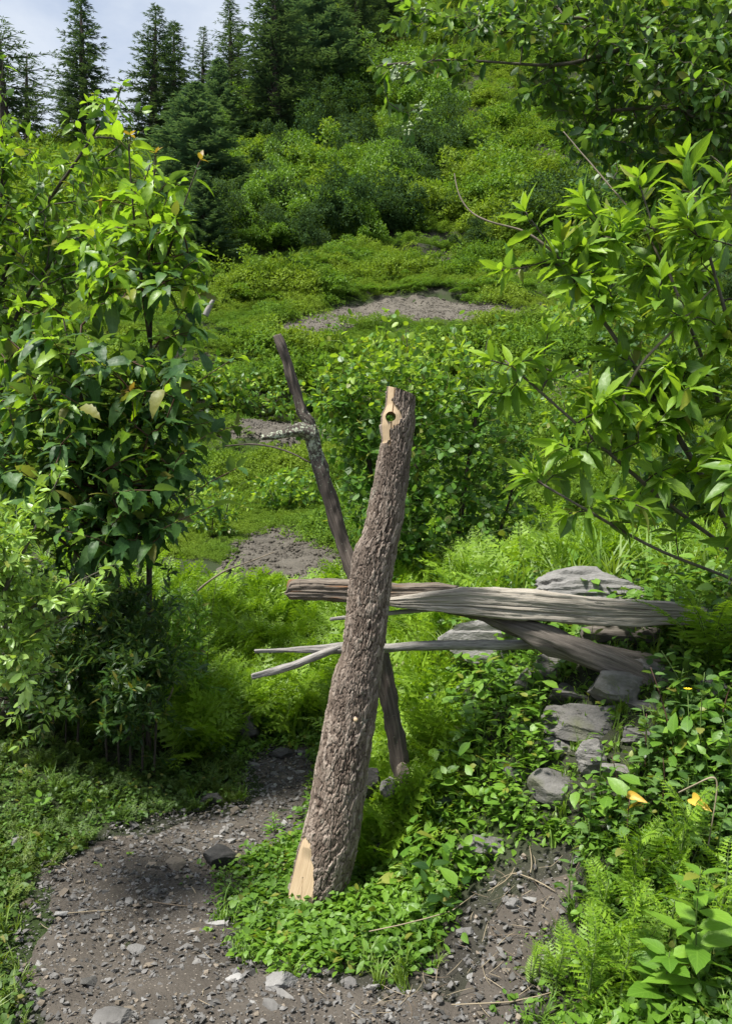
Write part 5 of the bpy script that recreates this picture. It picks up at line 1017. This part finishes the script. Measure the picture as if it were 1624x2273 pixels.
for (u, v) in ((910, 1945), (975, 1965), (860, 1935)): herb('dock_plant', hit(u, v), .07, 2, .13, MD, M['stem_green'], 'dock plant with large jagged leaves right of the post foot, %s of three' % {910: 'middle one', 975: 'right one', 860: 'left one'}[u], 'plant', None, (0, -.2), .25, 4, .002, .1)
# yellow flower and withered yellow leaves
p = at(1525, 1532, 3.0); t = thing('yellow_flower', 'small yellow flower on a thin stalk among the nettles', 'flower', (p[0], p[1], p[2] - .2))
obj('stem', mesh('stem', *tube(np.array([[0, 0, -.1], [.004, 0, .1], [0, 0, .2]]), .0015, 5), [M['stem_green']]), t); M['petal'] = plainmat('yellow_petal', (.75, .55, .02), .5, .15)
pl = leaf(.018, .008, 3, .1, .1, 0, 'ellip'); pm = mesh('petal', pl[0], pl[1], None, pl[2], [M['petal']])
for k in range(9): o = obj('petal', pm, t, (0, 0, .2)); o.rotation_euler = (.5, 0, k * .698)
for u, v, d, s, lab in [(1535, 1772, 2.7, .075, 'bright yellow curled leaf hanging among the nettles near the right edge'), (1390, 1765, 2.9, .06, 'brownish yellow withered leaf, upper one above the feathery plants'), (1425, 1790, 2.88, .055, 'withered yellow leaf right of the brownish one')]:
    V, T, U = leaf(1, .5, 8, .9, .8, 0, 'ellip'); o = obj('withered_leaf', mesh('withered_leaf', V, T, None, U, [LM['yellow']]), None, at(u, v, d)); o.scale = (s, s, s); o.rotation_euler = (.5, .9, random.random() * 3 + 1); tag(o, lab, 'leaf')

# ferns, feathery plumes, straps, ground cover
def frond(L, pairs, subp, wid, arch, seed, bw=.32, tri=True):
    r = np.random.default_rng(seed); P = []; D = []; S = []; Nn = []; rach = []
    for k in range(pairs):
        f = (k + .6) / pairs; p0 = np.array([0, f * L, arch * L * math.sin(f * 1.9) - .28 * arch * L * f ** 3]); prof = math.sin(math.pi * min(1, f * .86 + .14)) ** .8 * (1.06 - f * .5)
        for sg in (-1, 1):
            pl_ = wid * L * prof * r.uniform(.85, 1.1); dr = nrm(np.array([sg * .88, .5, -.12 + r.normal() * .1]))
            m = max(2, int(subp * (.4 + prof * .7))); P.append(p0); D.append(dr); S.append(pl_); Nn.append(np.array([0, 0, 1]) + r.normal(size=3) * .25)
            for j in range(m):
                q = (j + .5) / m; c = p0 + dr * pl_ * q
                for s2 in (-1, 1):
                    d2 = nrm(dr * .65 + np.array([-s2 * .5 * sg * 0 , s2 * .8, r.normal() * .18])); P.append(c); D.append(d2); S.append(pl_ / m * 1.25 * (1.15 - .75 * q) + .002); Nn.append(np.array([0, 0, 1]) + r.normal(size=3) * .3)
    V, T, U = replicate((np.array([(0, 0, 0), (-bw / 2, .42, .03), (bw / 2, .42, .03), (0, 1, -.05)]), np.array([(0, 2, 1), (1, 2, 3)]), np.zeros((4, 2))), frames(np.array(D), np.array(Nn), np.array(S)), np.array(P))
    ts = np.linspace(0, 1, 7); rp = np.stack([0 * ts, ts * L, arch * L * np.sin(ts * 1.9) - .28 * arch * L * ts ** 3], -1); g = Geo(); g.add(V, T, None, U, 0); a = tube(rp, np.linspace(.006 * L + .0006, .0006, 7), 4, False); g.add(*a, 1)
    return g
def frond_mesh(mat, *a, **k): return frond(*a, **k).mesh('frond', [mat, M['stem_green']], False)
def clump(mat, n, L, pairs, subp, wid, arch, seed, el=(.5, 1.1), bw=.32):
    r = np.random.default_rng(seed); G2 = Geo()
    for k in range(n):
        f = frond(L * r.uniform(.7, 1.15), pairs, subp, wid, arch, seed * 31 + k, bw); az = k * 6.283 / n + r.normal() * .3; e = r.uniform(*el); ca, sa, ce, se = math.cos(az), math.sin(az), math.cos(e), math.sin(e)
        Rm = np.array([[ca, -sa, 0], [sa, ca, 0], [0, 0, 1]]) @ np.array([[1, 0, 0], [0, ce, -se], [0, se, ce]])
        for i, V in enumerate(f.V): f.V[i] = V @ Rm.T
        V = np.concatenate(f.V); G2.add(V, np.concatenate(f.T), np.concatenate(f.Q) if f.Q else None, None, 0)
    return G2.mesh('fern_clump', [mat], False)
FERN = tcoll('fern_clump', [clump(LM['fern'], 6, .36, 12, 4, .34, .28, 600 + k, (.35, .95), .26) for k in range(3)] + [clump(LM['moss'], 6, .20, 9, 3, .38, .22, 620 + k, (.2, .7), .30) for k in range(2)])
def sprig(seed, mat, n=9, L=.028, h=.06, shape='ovate', W=.62, sp=.035):
    r = np.random.default_rng(seed); P = np.stack([r.normal(size=n) * sp, r.normal(size=n) * sp, r.uniform(.1, 1, n) * h], -1); az = r.uniform(0, 6.28, n); el = r.normal(.1, .35, n)
    D = np.stack([np.cos(az) * np.cos(el), np.sin(az) * np.cos(el), np.sin(el)], -1); V, T, U = replicate(leaf(1, W, 4, .2, .2, 0, shape), frames(D, np.array([0, 0, 1.]) + r.normal(size=(n, 3)) * .35, L * r.uniform(.6, 1.3, n)), P); g = Geo(); g.add(V, T, None, U, 0)
    for k in range(0, n, 2): g.add(*tube(np.array([[P[k, 0] * .4, P[k, 1] * .4, -.01], P[k]]), .0009, 3, False), 0)
    return g.mesh('sprig', [mat])
def tuft(seed, mat, n=16, h=.14, w=.005):
    r = np.random.default_rng(seed); g = Geo()
    for k in range(n):
        az = r.random() * 6.28; d = np.array([math.cos(az), math.sin(az), 0]); e = np.array([-d[1], d[0], 0]); t = np.linspace(0, 1, 5)[:, None]; H = h * r.uniform(.5, 1.2); o_ = r.normal(size=3) * .012; o_[2] = 0
        c = o_ + d * (H * .7 * r.uniform(.3, 1.1) * t ** 1.8) + np.array([0, 0, 1]) * (H * (t - .3 * t ** 3)); ww = w * (1 - t ** 2) + .0003
        V = np.concatenate([c - e * ww, c + e * ww]); Q = np.array([[i, i + 5, i + 6, i + 1] for i in range(4)]); g.add(V, None, Q)
    return g.mesh('tuft', [mat])
COV = tcoll('cover_sprig', [sprig(700 + k, LM['cover'], 10, .030, .07) for k in range(3)] + [sprig(710, LM['cover'], 9, .040, .09, 'ellip', .4)] + [sprig(720, LM['cover'], 12, .016, .035, 'round', .8, .03)])
GRS = tcoll('grass_tuft', [tuft(730 + k, LM['grass'], 16, .16, .0035) for k in range(3)] + [tuft(735, LM['grass'], 12, .30, .005)])
HRB = tcoll('herb_sprig', [sprig(740 + k, LM['herb'], 11, .055, .20, 'ovate', .58, .05) for k in range(3)] + [sprig(745, LM['willow'], 14, .045, .16, 'ovate', .5, .05)])
def nearpts(m, y0, y1):
    y = np.exp(rng.uniform(math.log(y0), math.log(y1), m)); s = rng.uniform(-.66, .66, m); return s * y, y
def project(x, y): z = height(x, y); return CU + x / y * F, CV - (z - EYE) / y * F, z
STONEWORK = [poly_xy(p) for p in ([(1270, 1490), (1470, 1490), (1480, 1620), (1420, 1690), (1370, 1790), (1270, 1790), (1215, 1680), (1215, 1560)], [(1170, 1700), (1300, 1715), (1310, 1830), (1220, 1840), (1170, 1780)], [(1010, 1845), (1140, 1845), (1145, 1935), (1015, 1935)])]
def clear(x, y): return ~np.any([inside(P, x, y) for P in STONEWORK], axis=0) & (pdist(FIELDS[0], x, y) < -.75)
def free(x, y, m1=.03, m2=.03):
    jx = .05 * fbm(x * 5, y * 5, 61); return (pdist(PATH, x + jx, y + jx) < -m1 + .05) & (pdist(BARE, x + jx, y + jx) < -m2 + .04)
def put(name, x, y, sc, ids, coll, label, cat, tilt=.25, lift=-.005):
    scatter(name, np.stack([x, y, height(x, y) + lift], -1), rots(len(x), tilt), sc, ids, coll, label, cat)
# low cover: around the post, on the banks, thinner under the shrubs
x, y = nearpts(30000, 1.7, 6.2); u, v, z = project(x, y); ok = free(x, y, .03, .07) & (clear(x, y) | (rng.random(len(x)) < .2)); left = u < 560
dens = np.where(left, .40 + .45 * sstep(.4, .6, vnoise(x * 2, y * 2, 91)), 1.0); dens = np.where((u > 930) & (v < 1850), .55, dens); dens = np.where((u > 1000) & (v > 1950) & (u < 1330), .25, dens); dens = np.where((u > 560) & (u < 1010) & (v > 2130), .55, dens)
ok &= rng.random(len(x)) < dens; x, y, u = x[ok], y[ok], u[ok]
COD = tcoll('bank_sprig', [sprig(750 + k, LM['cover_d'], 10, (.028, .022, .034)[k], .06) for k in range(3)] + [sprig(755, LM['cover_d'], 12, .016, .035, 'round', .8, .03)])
w = u < 500; put('bank_cover', x[w], y[w], rng.uniform(.5, 1.2, w.sum()), rng.integers(0, 4, w.sum()), COD, 'low weeds on the left bank, tree shade put into their colour', 'ground cover'); x, y, u = x[~w], y[~w], u[~w]
put('ground_cover', x, y, rng.uniform(.55, 1.25, len(x)), np.where(u < 560, rng.choice(5, len(x), p=[.15, .15, .1, .1, .5]), rng.choice(5, len(x), p=[.25, .25, .25, .15, .10])), COV, 'small leaved bright green ground cover around the post and the right bank', 'ground cover')
x, y = nearpts(2600, 1.7, 6.5); u, v, z = project(x, y); ok = free(x, y, -.02, -.03) & ((u < 200) | (vnoise(x * 1.3, y * 1.3, 66) > .58)); x, y = x[ok], y[ok]
put('grass', x, y, rng.uniform(.3, .85, len(x)), rng.integers(0, 3, len(x)), GRS, 'tufts of grass along the path edges', 'grass')
x, y = nearpts(1200, 1.7, 5); ok = (pdist(PATH, x, y) > -.1) | (pdist(BARE, x, y) > -.1); ok &= vnoise(x * 2.2, y * 2.2, 67) > .72; x, y = x[ok], y[ok]
put('path_weeds', x, y, rng.uniform(.3, .7, len(x)), rng.integers(0, 5, len(x)), COV, 'tiny weeds sprouting in the gravel', 'weeds')
x, y = nearpts(2600, 3.2, 6.3); u, v, z = project(x, y); ok = free(x, y, .0, .0) & (u < 545) & (v > 1450) & ~((u > 400) & (v > 1840)); x, y = x[ok], y[ok]
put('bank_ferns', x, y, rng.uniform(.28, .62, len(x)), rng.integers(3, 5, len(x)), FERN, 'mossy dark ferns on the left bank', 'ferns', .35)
x, y = nearpts(3400, 4.9, 10.5); u, v, z = project(x, y); ok = free(x, y, .26) & (((u > 360) & (u < 930) & (rng.random(len(x)) < .9)) | (rng.random(len(x)) < .12)) & clear(x, y); x, y, = x[ok], y[ok]
put('fern_slope', x, y, rng.uniform(.6, 1.25, len(x)), rng.integers(0, 3, len(x)), FERN, 'bright ferns covering the slope behind the post', 'ferns', .3)
x, y = nearpts(900, 3.45, 4.6); u, v, z = project(x, y); ok = (u > 815) & (u < 980); x, y = x[ok], y[ok]
put('gap_ferns', x, y, rng.uniform(.7, 1.1, len(x)), rng.integers(0, 3, len(x)), FERN, 'bright ferns in the gap right of the post below the beam', 'ferns', .3)
x, y = nearpts(7000, 2.9, 11); u, v, z = project(x, y); ok = free(x, y, .1, .1) & ((u > 900) | (y > 5)) & ((y > 4.5) | (u > 930)) & clear(x, y); ok &= rng.random(len(x)) < np.where(u > 900, .55, .35); x, y = x[ok], y[ok]
put('undergrowth', x, y, rng.uniform(.6, 1.3, len(x)), rng.integers(0, 4, len(x)), HRB, 'mixed leafy undergrowth between the bushes', 'undergrowth', .25)
x, y = nearpts(3800, 4.4, 14); u, v, z = project(x, y); ok = ((u > 880) | (vnoise(x * .9, y * .9, 44) > .55)) & clear(x, y) & free(x, y, .1, .1); x, y = x[ok], y[ok]
put('meadow_grass', x, y, rng.uniform(.6, 1.3, len(x)) * (1 + .03 * y), rng.integers(0, 4, len(x)), GRS, 'yellowish grass on the terrace behind the beam', 'grass')
# feathery plume plants at the lower right
FM = [frond_mesh(LM['plume'], .30, 13, 5, .34, .30, 800 + k, .22) for k in range(3)]
def plume(u, v, nf, L, label, lean=0.0, base=None, el=(.35, 1.1), azc=None):
    p = hit(u, v) if base is None else np.asarray(base); t = thing('feathery_plant', label, 'plant', p)
    obj('stem', mesh('stem', *tube(np.array([[0, 0, -.03], [.01, -.01, L * .5], [.02, -.03, L * 1.0]]), [.004, .003, .0015], 6), [M['stem_green']]), t)
    for k in range(nf):
        f = k / max(1, nf - 1); o = obj('frond', FM[k % 3], t, (.02 * f, -.03 * f, L * f * .95)); az = k * 2.4 + random.gauss(0, .3) if azc is None else azc + random.gauss(0, .8); s = L / .30 * random.uniform(.7, 1.05) * (1 - .35 * f)
        o.rotation_euler = (random.uniform(*el) , random.gauss(0, .25), az); o.scale = (s, s, s)
for u, v, nf, L, lab in [(1300, 2262, 14, .24, 'bright feathery plant at the bottom, left of the broad leaved plant'), (1390, 2200, 15, .27, 'bright feathery plant in the middle of the lower right clump'), (1230, 2215, 10, .17, 'low feathery tuft reaching over the bare earth'), (1400, 2020, 12, .24, 'feathery plant just under the withered leaves'),
        (1500, 1990, 13, .28, 'taller feathery plant near the right edge'), (1330, 2090, 11, .2, 'feathery plant beside the nettle stems over the bare earth'), (1480, 2130, 12, .24, 'feathery plant right above the broad leaved plant'), (1590, 2110, 11, .25, 'feathery plant cut by the right edge'), (1370, 2262, 9, .2, 'feathery plant at the very bottom edge'), (1175, 2190, 6, .12, 'small yellowish feathery sprig leaning on the bare earth'), (850, 1800, 9, .22, 'bright feathery fern hugging the right side of the post'), (905, 1780, 8, .2, 'bright feathery fern right of the one hugging the post')]:
    plume(u, v, max(5, int(nf * .7)), L * .98, lab)
ff = thing('fern', 'tall bright fern with arching fronds at the beam right end', 'fern', gnd(1575, 1400, 3.42, 0)); FB = frond_mesh(LM['fern'], .55, 20, 5, .22, .35, 850, .4)
for k in range(9): o = obj('frond', FB, ff, (0, 0, .02)); o.rotation_euler = (random.uniform(.3, 1.0), 0, 1.2 + k * .45); o.scale = (.8, .8, .8)
sl = thing('strap_leaf_plant', 'clump of long strap leaves on the slope left of the post', 'plant', hit(660, 1640)); MS = [tuft(860 + k, LM['grass'], 1, .5, .010) for k in range(5)]
for k in range(34): o = obj('leaf', MS[k % 5], sl, (random.gauss(0, .06), random.gauss(0, .05), 0)); o.rotation_euler = (0, 0, random.random() * 6.28); s = random.uniform(.55, 1.0); o.scale = (s, s, s)
# tall thin stalks behind the beam
SK = [tuft(880 + k, LM['grass'], 1, 1.0, .003) for k in range(3)]
for k in range(46):
    u = rh.uniform(960, 1270); d = rh.uniform(5.2, 6.8); p = gnd(u, 1300, d, 0); o = obj('weed_stalk', SK[k % 3], None, p); s = rh.uniform(.45, .95); o.scale = (s * .5, s * .5, s); o.rotation_euler.z = rh.uniform(0, 6.28); tag(o, 'tall thin grass stalk behind the beam under the round leaved bush', 'stalk', 'tall stalks behind the beam')

# ------------------------------------------------------------------ labels that tell look-alikes apart by their order
ORD = 'first second third fourth fifth sixth seventh eighth ninth tenth eleventh twelfth thirteenth fourteenth fifteenth sixteenth seventeenth eighteenth nineteenth twentieth'.split()
def order(group, phrase, bands=1, names=('',)):
    L = [o for o in col.objects if o.get('group') == group]
    pr = lambda o: (CU + o.location.x / o.location.y * F, CV - (o.location.z - EYE) / o.location.y * F)
    L.sort(key=lambda o: pr(o)[1]); n = len(L)
    for b in range(bands):
        B = sorted(L[n * b // bands:n * (b + 1) // bands], key=lambda o: pr(o)[0])
        for k, o in enumerate(B):
            if k < len(ORD): o['label'] = '%s, %s%s from the left' % (phrase, names[b], ORD[k])
order('nettles on the right bank', 'serrated nettle plant on the right bank')
order('bushes behind the right shrub', 'dark bush on the slope behind the right shrub')
order('dark bushes under the conifers', 'dark bush on the steep slope under the conifers')
order('dry scrub under the conifers', 'dry brown scrub on the slope under the conifers')
order('light bushes in the thicket', 'light bush in the hillside thicket', 3, ('upper row, ', 'middle row, ', 'lower row, '))
order('dark bushes in the thicket', 'dark bush in the hillside thicket', 5, ('top row, ', 'second row, ', 'middle row, ', 'fourth row, ', 'bottom row, '))
order('bushes on the upper terraces', 'bush on the upper terraces', 3, ('upper row, ', 'middle row, ', 'lower row, '))
order('creeper mounds on the terraces', 'creeper mound on the grassy terraces', 7, ('top row, ', 'second row, ', 'third row, ', 'fourth row, ', 'fifth row, ', 'sixth row, ', 'bottom row, '))
order('creeper mounds along the terrace edges', 'creeper mound on a terrace edge', 8, ('top row, ', 'second row, ', 'third row, ', 'fourth row, ', 'fifth row, ', 'sixth row, ', 'seventh row, ', 'bottom row, '))
order('herbs on the bank under the beam', 'leafy herb on the bank under the beam', 5, ('top row, ', 'second row, ', 'middle row, ', 'fourth row, ', 'bottom row, '))
